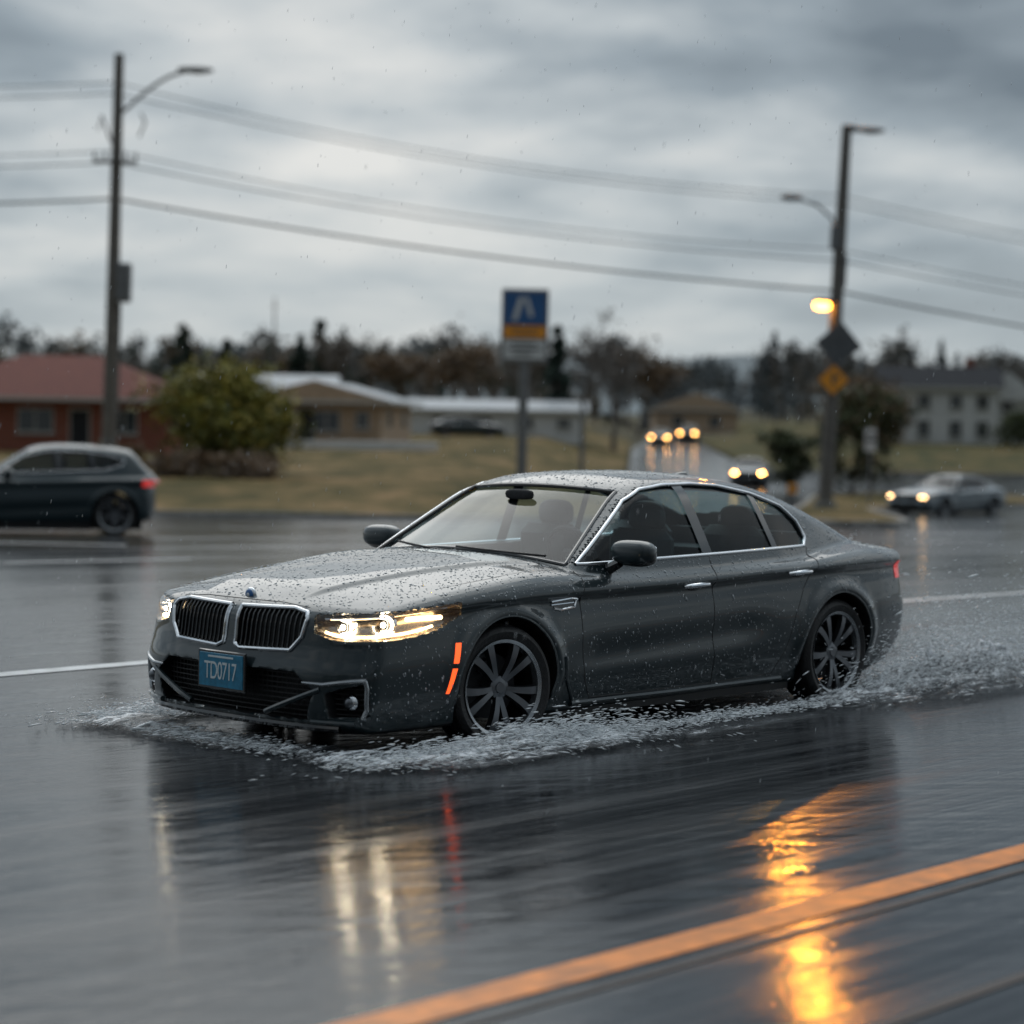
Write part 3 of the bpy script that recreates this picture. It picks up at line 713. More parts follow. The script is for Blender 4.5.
def kerb(name,pts,w=.2,h=.13):
    v=[];f=[]
    for i,(x,y) in enumerate(pts):
        a=np.array(pts[max(i-1,0)]);b=np.array(pts[min(i+1,len(pts)-1)]); t=(b-a)/np.linalg.norm(b-a); n=np.array([-t[1],t[0]])
        z=float(g0(y))
        for s,zz in((-.5,-.1),(-.5,h-.02),(-.42,h),(.42,h),(.5,h-.02),(.5,-.1)): v.append((x+n[0]*w*s,y+n[1]*w*s,z+zz))
    for i in range(len(pts)-1):
        for j in range(5): f.append((i*6+j,i*6+j+1,(i+1)*6+j+1,(i+1)*6+j))
    return obj(name,v,f,'concrete',None,False)
kerb('kerb',[(-200,55.1),(-100,55.1),(-50,55.1),(-20,55.1),(0,55.1),(1.8,55.15),(2.5,56),(2.7,58)]+[(float(xl(y))-.1,y) for y in (62,70,80,90,100,120)])
pts=[(IL(y)+.1,y) for y in(60,66,75,86,100,103.4)]+[(IR(y)-.1,y) for y in(103.4,100,94,88,80,73,66,60,57.6)]+[(9.3,57.1),(8.5,57.6),(IL(60)+.1,60)]
kerb('kerb',pts)
kerb('kerb',[(15,131.15),(25,131.15),(60,131.15),(200,131.15)])
def line(name,p0,p1,w,mat,zo=.004,n=60):
    p0=np.array(p0);p1=np.array(p1);t=(p1-p0)/np.linalg.norm(p1-p0);nn=np.array([-t[1],t[0]])*w/2
    v=[];f=[]
    for i,s in enumerate(np.linspace(0,1,n+1)):
        p=p0+(p1-p0)*s
        wob=.02*math.sin(i*2.3)
        for q in(-1,1):
            a=p+nn*q*(1+wob*q); v.append((a[0],a[1],float(g0(a[1]))+zo))
    for i in range(n): f.append((2*i,2*i+2,2*i+3,2*i+1))
    return obj(name,v,f,mat)
dY=np.array([.670,.742])
py=np.array([-.37,6.06])+np.array([.742,-.670])*.06; line('lane_marking',py-dY*14,py+dY*62,.17,'yellow')
ps=py+np.array([.742,-.670])*.18; line('tar_seam',ps-dY*14,ps+dY*60,.03,'crack')
ps=py+np.array([.742,-.670])*1.0; line('tar_seam',ps-dY*14,ps+dY*60,.05,'crack')
pw=np.array([-3.32,14.2]); line('lane_marking',pw-dY*30,pw+dY*48,.19,'white')
for k in range(-3,6):
    q=np.array([-6.3,27])+dY*k*7; line('lane_marking',q,q+dY*3,.14,'white',n=8)
for k in range(-14,2): line('lane_marking',(k*6.,44.5),(k*6+3.,44.5),.16,'white',n=6)
line('lane_marking',(-80,33.8),(-6,33.8),.30,'white')
line('lane_marking',(9,50),(60,50),.2,'white')

# ================================================================ OTHER VEHICLES
def place(name,P_,h,X,Y,head,paint,lamps='farlamp',zoff=0,tail='redoff'):
    c,s=math.cos(head),math.sin(head); midx=-1.45
    root,_=build_car(name,P_,h,(X-midx*c,Y-midx*s,float(g0(Y))+.0+zoff),head,paint,lamps=lamps,tail=tail,glz=('darkglass','darkglass'))
    return root
M['nolamp']=pmat('lamp_off',(.5,.5,.5),.2,.5)
place('suv_car',PU,.024,-8.50,39.4,R(194),'suvpaint','nolamp',tail='red')
place('sedan_car',PS,.034,15.6,78,R(224),'silver','nearlamp')
place('sedan_car',PS,.045,12.2,112,R(262),'silver')
place('sedan_car',PS,.05,12.9,190,R(262),'silver')
place('suv_car',PU,.05,16.1,200,R(262),'suvpaint')
place('sedan_car',PS,.05,-3.2,150,R(10),'suvpaint','nolamp',float(gz(-3.2,150)-g0(150))+.1)

# ================================================================ STREET FURNITURE
def head(g,p,dirx,L=.75):
    x,y,z=p
    g.ell((x+dirx*L*.5,y,z),(L*.55,.19,.11),1,16,8,p=.8); g.ell((x+dirx*L*.55,y,z-.07),(L*.32,.14,.07),2,14,8)
X,Y=-13.94,75; z=float(gz(X,Y))+.1
root=empty('utility_pole',(X,Y,z),(0,R(.9),0))
g=Geo(); H=14.5
g.tube([(0,0,-.3),(0,0,4),(0,0,9),(0,0,H)],[.27,.24,.20,.16],0,14)
arm=[(.1,0,H-2.0)]+[(.15+2.2*t,0,H-2.0+1.5*math.sin(t*1.45)) for t in np.linspace(0.05,1,9)]
g.tube(arm,.06,1,8); head(g,(2.05,0,H-.45),1,1.15)
g.box((.0,-.25,H-3.7),(1.5,.12,.12),3); 
for i in(-.7,-.35,.35,.7): g.tube([(i,-.25,H-3.6),(i,-.25,H-3.35)],[.05,.035],1,8)
g.tube([(-.65,0,H-2.6),(-.55,0,H-2.1),(-.2,0,H-3.0)],.04,1,6); g.tube([(.75,0,H-2.8),(.95,0,H-2.3),(.8,0,H-2.0)],.04,1,6)
g.box((.38,-.1,6.7),(.5,.4,1.35),1,ch=.05); g.tube([(.25,0,2),(.26,0,6.0)],.04,1,6)
g.tube([(.0,0,1.2),(0,0,1.35)],.275,1,14)
g.make('pole',['wood','metal','signgrey','wood'],root)
X,Y=11.5,80; z=float(g0(Y))+.1
root=empty('street_lamp',(X,Y,z),(0,R(2.0),0))
g=Geo(); H=14.0
g.tube([(0,0,-.2),(0,0,5),(0,0,10),(0,0,H)],[.27,.25,.22,.18],0,14)
g.tube([(0,0,-.1),(0,0,.25)],.42,4,14)
g.box((.12,0,H-.1),(.5,.25,.25),1,ch=.04); g.tube([(.1,0,H-.15),(.6,0,H-.08)],.07,1,8); head(g,(.30,0,H-.12),1,1.05)
g.tube([(0,0,H-4.2),(-.35,0,H-3.4),(-.9,0,H-2.95),(-1.6,0,H-2.75)],.05,1,8); head(g,(-1.5,0,H-2.72),-1,.75)
g.box((-.2,-.1,H-4.1),(.35,.3,.9),1,ch=.04)
g.tube([(0,-.1,H-6.6),(-.4,-.2,H-6.55)],.05,1,6)
g.box((.22,0,H-5.3),(.14,.14,1.2),1)
g.make('pole',['wood','metal','signgrey','wood','concrete'],root)
g=Geo(); g.ell((-.55,-.2,H-6.60),(.30,.2,.16),0,18,10,p=.8); g.make('amber_lamp',['amberlamp'],root)
g=Geo(); g.ell((-.50,-.18,H-6.43),(.40,.24,.10),0,18,10,p=.8); g.make('lamp_hood',['darkmetal'],root)
def diamond(name,c,s,m,tilt,parent,border):
    g=Geo(); r=s/math.sqrt(2)
    for rr,yy,mm in((r,0,1),(r*.92,-.012,0)):
        v=[(rr,yy,0),(0,yy,rr),(-rr,yy,0),(0,yy,-rr)]; vb=[(a,yy+.01,b) for a,_,b in v]
        g.add(v+vb,[(3,2,1,0),(4,5,6,7),(0,1,5,4),(1,2,6,5),(2,3,7,6),(3,0,4,7)],mm)
    g.box((0,-.020,.02),(.10,.006,r*.8),2); g.box((.12,-.020,.1),(.24,.006,.08),2)
    o=g.make(name,[m,border,'signtext'],parent,False); o.location=c; o.rotation_euler=(0,R(tilt),0); return o
diamond('warning_sign_upper',(.12,-.30,H-8.0),1.22,'signgrey',3,root,'metal')
diamond('warning_sign_lower',(.0,-.31,H-9.3),.86,'signorange',0,root,'signgrey')
X,Y=.30,75; z=float(gz(X,Y))+.1+.33
root=empty('roadside_sign',(X,Y,z),(0,R(.3),0))
g=Geo(); g.tube([(0,0,-.6),(0,0,4.3)],[.19,.17],1,12); g.box((0,0,5.55),(1.62,.22,2.60),1,ch=.04)
g.box((0,-.125,6.17),(1.42,.03,1.10),0); g.box((0,-.125,5.37),(1.42,.03,.42),2); g.box((0,-.125,4.77),(1.42,.03,.66),3)
g.add([(-.45,-.145,5.75),(-.28,-.145,5.75),(-.02,-.145,6.55),(-.22,-.145,6.55)],[(0,1,2,3)],3); g.add([(-.02,-.146,6.55),(.10,-.146,6.55),(.30,-.146,5.90),(.14,-.146,5.90)],[(0,1,2,3)],3)
for zz,ww in((5.45,1.0),(5.29,.8)): g.box((0,-.145,zz),(ww,.008,.05),4)
for zz,ww in((4.95,.8),(4.78,1.1),(4.61,.6)): g.box((-.1+.1*ww,-.145,zz),(ww,.008,.08),4)
g.make('sign_panel',['signblue','metal','signorange','signwhite','signtext'],root,False)
def smallsign(name,X,Y,H,w,hh,m):
    z=float(gz(X,Y))+.1; root=empty(name,(X,Y,z)); g=Geo(); g.tube([(0,0,-.2),(0,0,H)],.045,0,8); g.box((0,-.06,H-hh/2),(w,.03,hh),1,ch=.01); g.box((0,-.08,H-hh/2),(w*.8,.006,hh*.12),2); g.box((0,-.08,H-hh/2+hh*.22),(w*.6,.006,hh*.10),2); g.make('post_and_panel',['metal',m,'signtext'],root,False)
smallsign('traffic_sign',14.1,86,3.0,.45,.9,'signwhite')
smallsign('traffic_sign',9.9,77,.9,.35,.35,'signorange')
M['signred']=pmat('sign_red',(.30,.03,.03),.4,noise=.1,nscale=3)
smallsign('traffic_sign',17.2,104,3.4,.6,.6,'signred')
X,Y=3.0,95; z=float(gz(X,Y)); root=empty('lamp_post',(X,Y,z)); g=Geo(); g.tube([(0,0,-.2),(0,0,5.2)],[.12,.08],0,8); g.box((0,0,5.25),(.5,.3,.22),0,ch=.04); g.box((0,0,.2),(.4,.4,.5),1,ch=.03); g.make('post',['metal','concrete'],root)

def cat(p0,p1,sag,n=30):
    return [(p0[0]+(p1[0]-p0[0])*t,p0[1]+(p1[1]-p0[1])*t,p0[2]+(p1[2]-p0[2])*t-4*sag*t*(1-t)) for t in np.linspace(0,1,n)]
root=empty('power_lines')
zl=lambda y: 1.66+(423-y)/29.0
zr_=lambda y: 1.66+(436-y)/27.2
for i,(yl,yR,y0,y1,r,sag,dy) in enumerate([(200,292,186,344,.042,.35,0),(165,262,150,312,.022,.5,-.25),(152,250,137,306,.018,.6,.2),(96,205,80,272,.018,.6,0),(84,196,66,262,.018,.7,.25)]):
    g=Geo(); a=(-13.8,75+dy,zl(yl)); b=(11.8,80+dy,zr_(yR))
    Lp=(-46,72+dy,1.66+(410-y0)/30.+1.2); Rp=(42,84+dy,1.66+(455-y1)/26-2.0)
    g.tube(cat(a,b,sag),r,0,5); g.tube(cat(Lp,a,.9),r,0,5); g.tube(cat(b,Rp,.6),r,0,5)
    g.make('wire',['wire'],root)
for px,py_ in((-46,72),(42,84)):
    z=float(gz(px,py_)); g=Geo(); e=empty('utility_pole',(px,py_,z)); g.tube([(0,0,-.3),(0,0,14.5)],[.25,.17],0,12); g.box((0,-.2,11),(1.9,.12,.14),0); g.make('pole',['wood'],e)
root=empty('added_streak_light',(12.1,85,19.7))  # made-up lamp above the frame, added for an amber streak on the road
g=Geo(); g.tube([(0,0,1.0),(0,0,.4)],.03,0,6); g.box((0,0,.1),(.6,.5,.8),0,ch=.05); g.ell((0,-.26,.1),(.32,.12,.32),1); g.tube(cat((-50,0,3.2),(34,0,3.2),2.3,40),.03,0,5); g.make('streak_helper',['darkmetal','streak_helper'],root)
for px in(-37.9,46.1):  # poles invented to carry the added lamp's wire
    z=float(gz(px,85)); g=Geo(); e=empty('helper_span_pole',(px,85,z)); g.tube([(0,0,-.3),(0,0,23.1-z)],[.32,.19],0,12); g.tube([(0,0,22-z),(0,0,22.2-z)],.26,1,12); g.make('pole',['metal','darkmetal'],e)

# ================================================================ BUILDINGS
def building(name,X,Y,w,d,wallh,roofh,kind,wall,roof,wins,rot=0,over=.5,door=None,z=None,chim=None):
    z=float(gz(X,Y))+.05 if z is None else z
    root=empty(name,(X,Y,z),(0,0,rot))
    g=Geo(); g.box((0,0,wallh/2-.3),(w,d,wallh+.6),0); g.make('walls',[wall],root,False)
    g=Geo(); a,b=w/2+over,d/2+over; e=wallh
    if kind=='hip':
        r=max(.5,w/2-d/2*.9)
        v=[(-a,-b,e),(a,-b,e),(a,b,e),(-a,b,e),(-r,0,e+roofh),(r,0,e+roofh)]
        f=[(0,1,5,4),(1,2,5),(2,3,4,5),(3,0,4)]
    elif kind=='gx':
        v=[(-a,-b,e),(a,-b,e),(a,b,e),(-a,b,e),(-a,0,e+roofh),(a,0,e+roofh)]; f=[(0,1,5,4),(1,2,5),(2,3,4,5),(3,0,4)]
    else:
        v=[(-a,-b,e),(a,-b,e),(a,b,e),(-a,b,e),(0,-b,e+roofh),(0,b,e+roofh)]; f=[(0,4,5,3),(1,2,5,4),(0,1,4),(2,3,5)]
    vv=v+[(p[0],p[1],p[2]-.18) for p in v[:4]]; f+=[(0,6,7,1),(1,7,8,2),(2,8,9,3),(3,9,6,0),(6,9,8,7)]
    g.add(vv,f,0)
    if kind=='gy': g.m[2]=1
    for k in range(4,9): g.m[k]=2
    g.make('roof',[roof,wall,'frame'],root,False)
    g=Geo()
    for (wx,wz,ww,wh) in wins:
        g.box((wx,-d/2-.02,wz),(ww,.05,wh),0); g.box((wx,-d/2-.05,wz),(ww-.14,.05,wh-.14),1); g.box((wx,-d/2-.08,wz),(.05,.03,wh-.14),0); g.box((wx,-d/2-.09,wz-wh/2-.05),(ww+.15,.14,.07),0)
    for k in(-.25,.25): g.box((w/2+.02,d*k,wallh*.6),(.05,1.1,1.1),0); g.box((w/2+.05,d*k,wallh*.6),(.05,.95,.95),1)
    if door: g.box((door,-d/2-.03,1.05),(1.05,.07,2.15),0); g.box((door,-d/2-.07,1.03),(.9,.05,2.0),2)
    g.make('windows_and_door',['frame','window','roofdark'],root,False)
    if chim: g=Geo(); g.box((chim,.8,wallh+roofh),(.7,.7,1.4),0); g.make('chimney',['brick'],root,False)
    return root
building('brick_house',-23.2,112,12.2,9,2.65,2.2,'hip','brick','tile',[(-4,1.5,1.6,1.2),(-.4,1.5,1.8,1.2),(4,1.5,1.3,1.2)],0,.9,1.8)
building('house',-10.8,131,7.6,11,2.5,1.15,'gy','stucco','roofgrey',[(-2.0,1.3,1.3,1.2),(.6,1.3,1.6,1.2),(2.7,1.4,.8,1.0)],R(-6),.7,-.6)
building('house',-17.0,150,9,8,2.7,1.4,'gx','whitewall','roofgrey',[(-2.5,1.4,1.3,1.2),(2,1.4,1.6,1.2)],0,.5,0)
building('long_shed',-1.2,160,12.5,7,1.8,.75,'gx','whitewall','roofgrey',[(-4,.9,1.3,.7),(-1,.9,1.3,.7),(2,.9,1.3,.7),(4.8,.9,1.0,.7)],0,.4)
building('farmhouse',33.4,172,8.6,9,4.3,1.7,'gx','whitewall','roofdark',[(-3.2,1.1,1,1.3),(-1.2,1.1,1,1.3),(1.2,1.1,1,1.3),(3.2,1.1,1,1.3),(-3.2,3.2,1,1.1),(-1.2,3.2,1,1.1),(1.2,3.2,1,1.1),(3.2,3.2,1,1.1)],R(-8),.5,.0,chim=2.5)
building('farmhouse',39.5,176,4.5,9,3.4,2.2,'gy','whitewall','roofdark',[(-1.2,1.1,.9,1.2),(1.2,1.1,.9,1.2),(0,2.9,.9,1)],R(-8),.4)
building('house',19.8,240,9,8,2.6,1.8,'gy','stucco','roofdark',[(-2,1.3,1.2,1.1),(2,1.3,1.2,1.1)],0,.5,0)
g=Geo(); g.box((-8.6,118,float(gz(-8.6,118))+.25),(9,.5,.6),0,ch=.03); g.make('low_wall',['whitewall'])

# ================================================================ VEGETATION
def quads(cen,size,r):
    n=len(cen); a=r.normal(size=(n,3)); a/=np.linalg.norm(a,axis=1)[:,None]; b=np.cross(a,r.normal(size=(n,3))); b/=np.linalg.norm(b,axis=1)[:,None]
    s=(size*r.uniform(.6,1.3,n))[:,None]
    V=np.stack([cen-a*s-b*s*.5,cen+a*s*.2-b*s*.6,cen+a*s+b*s*.4,cen-a*s*.3+b*s*.6],1).reshape(-1,3)
    return V,np.arange(4*n).reshape(n,4)
def skeleton(H,spread,seed,depth=4,up=.35,trunk=.25,rad=None,nch=3):
    r=random.Random(seed); g=Geo(); tips=[]
    def br(p,d,L,ra,k):
        pts=[p]; q=p; dd=d
        for i in range(3):
            dd=(dd+Vector((r.gauss(0,.12),r.gauss(0,.12),r.gauss(0,.08)+.03))).normalized(); q=q+dd*L/3; pts.append(q)
        g.tube(pts,[ra,ra*.85,ra*.72,ra*.6],0,6 if k>2 else 4,cap=False)
        if k<=2: tips.append((q,k)); tips.append((pts[2],k))
        if k==0: return
        for c in range(nch+(r.random()<.4)):
            a=r.uniform(0,6.28); nd=(dd*.75+Vector((math.cos(a)*spread,math.sin(a)*spread,up*r.uniform(.3,1.2)))).normalized()
            br(pts[r.choice((2,3,3))],nd,L*r.uniform(.58,.8),ra*.55,k-1)
    br(Vector((0,0,0)),Vector((0,0,1)),H*trunk*1.3,rad or H*.022,depth)
    return g,tips
def tree(name,X,Y,H,W,seed,mats,nleaf,lsize,depth=4,spread=.75,trunk=.25,fill=.0,bark='bark',z=None,multi=1,nch=3):
    z=float(gz(X,Y)) if z is None else z
    root=empty(name,(X,Y,z)); r=np.random.default_rng(seed)
    G=Geo(); tips=[]
    for k in range(multi):
        g,t=skeleton(H,spread,seed+k,depth,trunk=trunk,nch=nch)
        ox=(k-(multi-1)/2)*W*.12
        G.add([(v[0]+ox,v[1],v[2]) for v in g.v],g.f); tips+=[(Vector((q.x+ox,q.y,q.z)),kk) for q,kk in t]
    T=np.array([tuple(t[0]) for t in tips]); V=np.array(G.v)
    sc=H/max(T[:,2].max(),.1); sw=(W/2)/max(np.percentile(np.abs(T[:,:2]),97),.1)
    def fx_(A):
        A=A.copy(); A[:,2]*=sc; k=np.clip(A[:,2]/(H*.35),.25,1)[:,None]; A[:,:2]*=1+(sw-1)*k; return A
    V=fx_(V); T=fx_(T)
    obj('trunk',V,[tuple(f) for f in G.f],bark,root)
    if nleaf:
        cl=T[r.integers(0,len(T),max(20,nleaf//45))]
        if fill: 
            k=int(len(cl)*fill); u=r.normal(size=(k,3)); u/=np.linalg.norm(u,axis=1)[:,None]; u*=r.uniform(.55,1,k)[:,None]
            zz=u[:,2:3]; tp=np.where(zz>0,1-.45*zz,1)
            u=u*np.concatenate([tp,tp,np.ones_like(tp)],1)
            cl[:k]=u*[W*.46,W*.42,H*.42]+[0,0,H*.50]
        cid=r.integers(0,len(cl),nleaf); cr=r.uniform(.5,1.2,len(cl))*W*.085
        C0=cl[cid]+r.normal(size=(nleaf,3))*cr[cid][:,None]*[1,1,.75]
        C0=C0[C0[:,2]>.1]; 
        V,F=quads(C0,lsize,r)
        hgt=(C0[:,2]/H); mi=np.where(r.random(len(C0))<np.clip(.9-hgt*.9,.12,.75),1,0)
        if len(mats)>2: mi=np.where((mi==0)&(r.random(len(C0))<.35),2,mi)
        obj('foliage',V,F,mats,root,False,mi)
    return root
def conifer(name,X,Y,H,W,seed,mats=('pineA','pineB'),n=2600,ls=.22):
    z=float(gz(X,Y)); root=empty(name,(X,Y,z)); r=np.random.default_rng(seed)
    g=Geo(); g.tube([(0,0,-.2),(0,0,H*.5),(0,0,H)],[H*.018,H*.01,.02],0,7)
    C0=[]
    for i in range(int(H*9)):
        t=r.uniform(.08,1); L=W/2*(1-t)**.85*r.uniform(.6,1.1)+.1; a=r.uniform(0,6.28); z1=t*H
        e=(L*math.cos(a),L*math.sin(a),z1-L*.22); g.tube([(0,0,z1),(e[0]*.6,e[1]*.6,z1-L*.05),e],[.04,.03,.01],0,4,cap=False)
        m=max(3,int(n/(H*9))); s=r.uniform(.15,1,m)**.7
        P_=np.stack([e[0]*s,e[1]*s,z1+(e[2]-z1)*s**1.5],1)+r.normal(0,.10+.03*L,(m,3))*[1,1,.6]; C0.append(P_)
    C0=np.concatenate(C0); g.make('trunk',['bark'],root); V,F=quads(C0,ls,r)
    obj('foliage',V,F,list(mats),root,False,(r.random(len(C0))<.5).astype(int)); return root
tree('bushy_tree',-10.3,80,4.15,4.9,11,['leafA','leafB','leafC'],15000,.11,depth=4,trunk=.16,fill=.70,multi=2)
tree('shrub',-11.9,77,.9,2.4,21,['brownA','brownB'],2600,.08,depth=3,trunk=.15,fill=.6)
tree('shrub',-9.3,76.5,.8,3.0,22,['brownA','brownB'],2600,.08,depth=3,trunk=.15,fill=.6)
tree('shrub',-15.2,84,1.0,2.4,23,['brownA','leafB'],1800,.08,depth=3,trunk=.15,fill=.6)
conifer('pine_tree',-17.8,200,9.5,5,31,n=1500,ls=.35); conifer('pine_tree',-20.2,205,8.0,4.5,32,n=1400,ls=.35)
conifer('pine_tree',-32.0,210,9.3,5.5,33,n=1400,ls=.35); conifer('pine_tree',3.2,165,8.2,3.6,34,n=1800,ls=.3)
conifer('pine_tree',-28.5,215,7.5,4.5,35,n=1200,ls=.35)
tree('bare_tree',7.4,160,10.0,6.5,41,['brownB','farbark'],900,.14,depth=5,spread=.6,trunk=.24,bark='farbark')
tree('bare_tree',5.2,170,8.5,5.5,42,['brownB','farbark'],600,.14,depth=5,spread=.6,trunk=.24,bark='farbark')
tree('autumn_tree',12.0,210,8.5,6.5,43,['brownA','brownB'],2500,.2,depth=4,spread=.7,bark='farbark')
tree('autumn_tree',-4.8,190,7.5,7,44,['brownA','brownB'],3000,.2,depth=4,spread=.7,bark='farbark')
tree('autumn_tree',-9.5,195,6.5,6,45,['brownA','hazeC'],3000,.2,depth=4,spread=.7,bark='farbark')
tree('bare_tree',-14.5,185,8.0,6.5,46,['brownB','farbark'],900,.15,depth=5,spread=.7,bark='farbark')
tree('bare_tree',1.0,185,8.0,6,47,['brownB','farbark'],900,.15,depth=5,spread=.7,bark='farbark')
tree('roadside_tree',15.6,100,5.0,3.9,51,['gdA','gdB','brownA'],7000,.12,depth=4,trunk=.22,fill=.35)
tree('roadside_tree',13.2,104,2.9,2.4,52,['gdA','gdB'],3800,.10,depth=4,trunk=.2,fill=.5)
tree('bare_tree',18.5,112,5.8,4.0,53,['brownA','brownB'],1200,.12,depth=5,spread=.7)
tree('shrub',27.6,160,3.2,3.4,54,['gdB','brownB'],2600,.16,depth=4,trunk=.18,fill=.5)
tree('shrub',36.6,158,2.8,3.6,55,['gdA','gdB'],2200,.16,depth=4,trunk=.18,fill=.5)
tree('autumn_tree',24.5,165,5.2,5.0,56,['brownA','gdB'],3000,.16,depth=4,trunk=.18,fill=.3)
tree('autumn_tree',45,150,6.0,5.0,57,['brownA','gdB'],3000,.16,depth=4,trunk=.18,fill=.3)

def mass(name,n,xf,yf,hf,mats,leaf,ls,seed,bark=.5):
    r=np.random.default_rng(seed); Vs=[];Fs=[];Ms=[];o=0
    tmpl=[]
    for k in range(4):
        g,t=skeleton(8,.65,seed+k,3); V=np.array(g.v); V[:,2]*=1/ max(V[:,2].max(),1); V[:,:2]*=.32/np.abs(V[:,:2]).max(); 
        F=np.array([f for f in g.f if len(f)==4]); T=np.array([tuple(a[0]) for a in t]); T[:,2]/=T[:,2].max(); T[:,:2]*=.32/np.abs(T[:,:2]).max(); tmpl.append((V,F,T))
    for i in range(n):
        y=yf(r); x=xf(r,y); h=hf(r); z=float(gz(x,y)); V,F,T=tmpl[i%4]; sw=r.uniform(.8,1.35)
        a=r.uniform(0,6.28); ca,sa=math.cos(a),math.sin(a); Rm=np.array([[ca,-sa,0],[sa,ca,0],[0,0,1]])
        V1=(V@Rm.T)*[h*sw,h*sw,h]+[x,y,z]; Vs.append(V1);Fs.append(F+o);Ms.append(np.full(len(F),len(mats)-1));o+=len(V1)
        con=r.random()<.3
        if con:
            t=r.random(leaf)**1.3; ang=r.uniform(0,6.28,leaf); rad=h*.19*(1-t)**.8*np.sqrt(r.random(leaf)); C0=np.stack([rad*np.cos(ang),rad*np.sin(ang),h*(.1+.95*t)],1)+[x,y,z]; mm=1
        else:
            T1=(T@Rm.T)*[h*sw,h*sw,h]+[x,y,z]; C0=T1[r.integers(0,len(T1),leaf)]+r.normal(0,h*.055,(leaf,3)); mm=0 if r.random()<.5 else 2
        Vq,Fq=quads(C0,ls*h,r); Vs.append(Vq);Fs.append(Fq+o); q=np.full(len(Fq),mm); q[r.random(len(Fq))<.35]=1; Ms.append(q); o+=len(Vq)
    return obj(name,np.concatenate(Vs),np.concatenate(Fs),mats,None,False,np.concatenate(Ms))
mass('distant_trees',120,lambda r,y:r.uniform(-.30,.02)*y,lambda r:r.uniform(225,330),lambda r:r.uniform(5,9.5),['brownB','pineA','brownA','farbark'],330,.035,101)
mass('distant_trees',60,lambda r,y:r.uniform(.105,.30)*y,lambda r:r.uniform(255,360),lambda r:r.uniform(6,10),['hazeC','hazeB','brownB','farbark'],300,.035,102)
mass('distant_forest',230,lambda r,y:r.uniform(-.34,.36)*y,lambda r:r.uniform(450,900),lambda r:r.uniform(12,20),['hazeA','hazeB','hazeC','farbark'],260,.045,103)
mass('roadside_hedge',26,lambda r,y:float(xl(y))-r.uniform(4,10),lambda r:r.uniform(170,330),lambda r:r.uniform(1.5,3.5),['brownA','gdB','brownB','farbark'],260,.05,104)
mass('added_rear_trees',46,lambda r,y:r.uniform(-48,48),lambda r:r.uniform(-38,-24),lambda r:r.uniform(7,11),['brownB','pineA','brownA','farbark'],260,.045,105)  # unseen trees added behind the camera to darken reflections in the car
v=[];f=[]; n=120
for j,yy in enumerate((900,1100,1400,1900)):
    for i in range(n+1):
        x=(-.6+1.2*i/n)*yy*1.3; hh=(10,26,38,30)[j]*(1+.35*math.sin(x*.004+1.5)+.18*math.sin(x*.013)+.08*math.sin(x*.05)); v.append((x,yy,hh-6))
for j in range(3):
    for i in range(n): f.append((j*(n+1)+i,j*(n+1)+i+1,(j+1)*(n+1)+i+1,(j+1)*(n+1)+i))
M['hill']=pmat('hazed_hill',(.16,.19,.205),.9,noise=.35,nscale=.02)  # blue-grey of distance haze is put into the hill colour
obj('distant_hill',v,f,'hill')
g=Geo(); e=empty('radio_mast',(-26.5,240,float(gz(-26.5,240)))); g.tube([(0,0,0),(0,0,13)],[.2,.08],0,6); g.tube([(-.5,0,12),(.5,0,12)],.05,0,4); g.make('mast',['farbark'],e)

# ================================================================ SPLASH
def vn(x,y,seed):
    xi=np.floor(x).astype(np.int64); yi=np.floor(y).astype(np.int64); fx=x-xi; fy=y-yi; fx=fx*fx*(3-2*fx); fy=fy*fy*(3-2*fy)
    def hsh(a,b):
        n=(a*374761393+b*668265263+seed*974634777)&0x7fffffff; n=((n^(n>>13))*1274126177)&0x7fffffff; return ((n^(n>>16))&0xffff)/65535.
    return (hsh(xi,yi)*(1-fx)+hsh(xi+1,yi)*fx)*(1-fy)+(hsh(xi,yi+1)*(1-fx)+hsh(xi+1,yi+1)*fx)*fy
def fbm(x,y,seed,o=4):
    s=0;a=.5;t=0
    for k in range(o): s=s+a*vn(x*2**k+17*k,y*2**k,seed+k); t+=a; a*=.5
    return s/t
h=.018
xs=np.arange(-9.0,2.6,h); ys=np.arange(-2.8,2.8,h); X,Y=np.meshgrid(xs,ys,indexing='ij')
def gauss(v,c,s): return np.exp(-((v-c)/s)**2)
ay=np.abs(Y)
back=np.clip(-X,0,9)
wob=.22*(fbm(X*.9,Y*0+3,77,4)-.5)*2
bow=gauss(X,1.10,.30)*sstep((1.35-ay)/.5)*.75+gauss(X,.75,.55)*gauss(ay,1.08+wob,.24)*.85
wh=gauss(X,.0,.70)*gauss(ay,1.17+wob,.27)*1.15+gauss(X,-3.1,.6)*gauss(ay,1.10+wob,.18)*.85
wk=gauss(ay,1.15+.11*back**.8+wob,.10+.04*back)*sstep((.6-X)/.6)*(.70*np.exp(-back/7))
rear=sstep((-3.0-X)/1.2)*gauss(ay,.85,.55)*np.exp(-np.clip(-4.2-X,0,9)/3.0)*1.05
side=gauss(ay,1.01+wob*.4,.14)*sstep((.3-X)/.4)*sstep((X+4)/.6)*.45
env=np.clip(bow+wh+wk+rear+side,0,1.5)
XW=X+.35*fbm(X*1.1,Y*2.,55,3); YW=Y+.10*fbm(X*2.,Y*2.+9,56,3)
nz=fbm(XW*1.5,YW*6.0,3,6); nf=fbm(XW*5,YW*24,9,5); rd=1-np.abs(2*fbm(XW*1.0+3,YW*6.5,21,5)-1); rd2=1-np.abs(2*fbm(XW*2.4+9,YW*15.,31,5)-1)
ht=env*(.006+.040*np.clip(nz-.42,0,1)*2+.028*rd**6+.018*rd2**7)
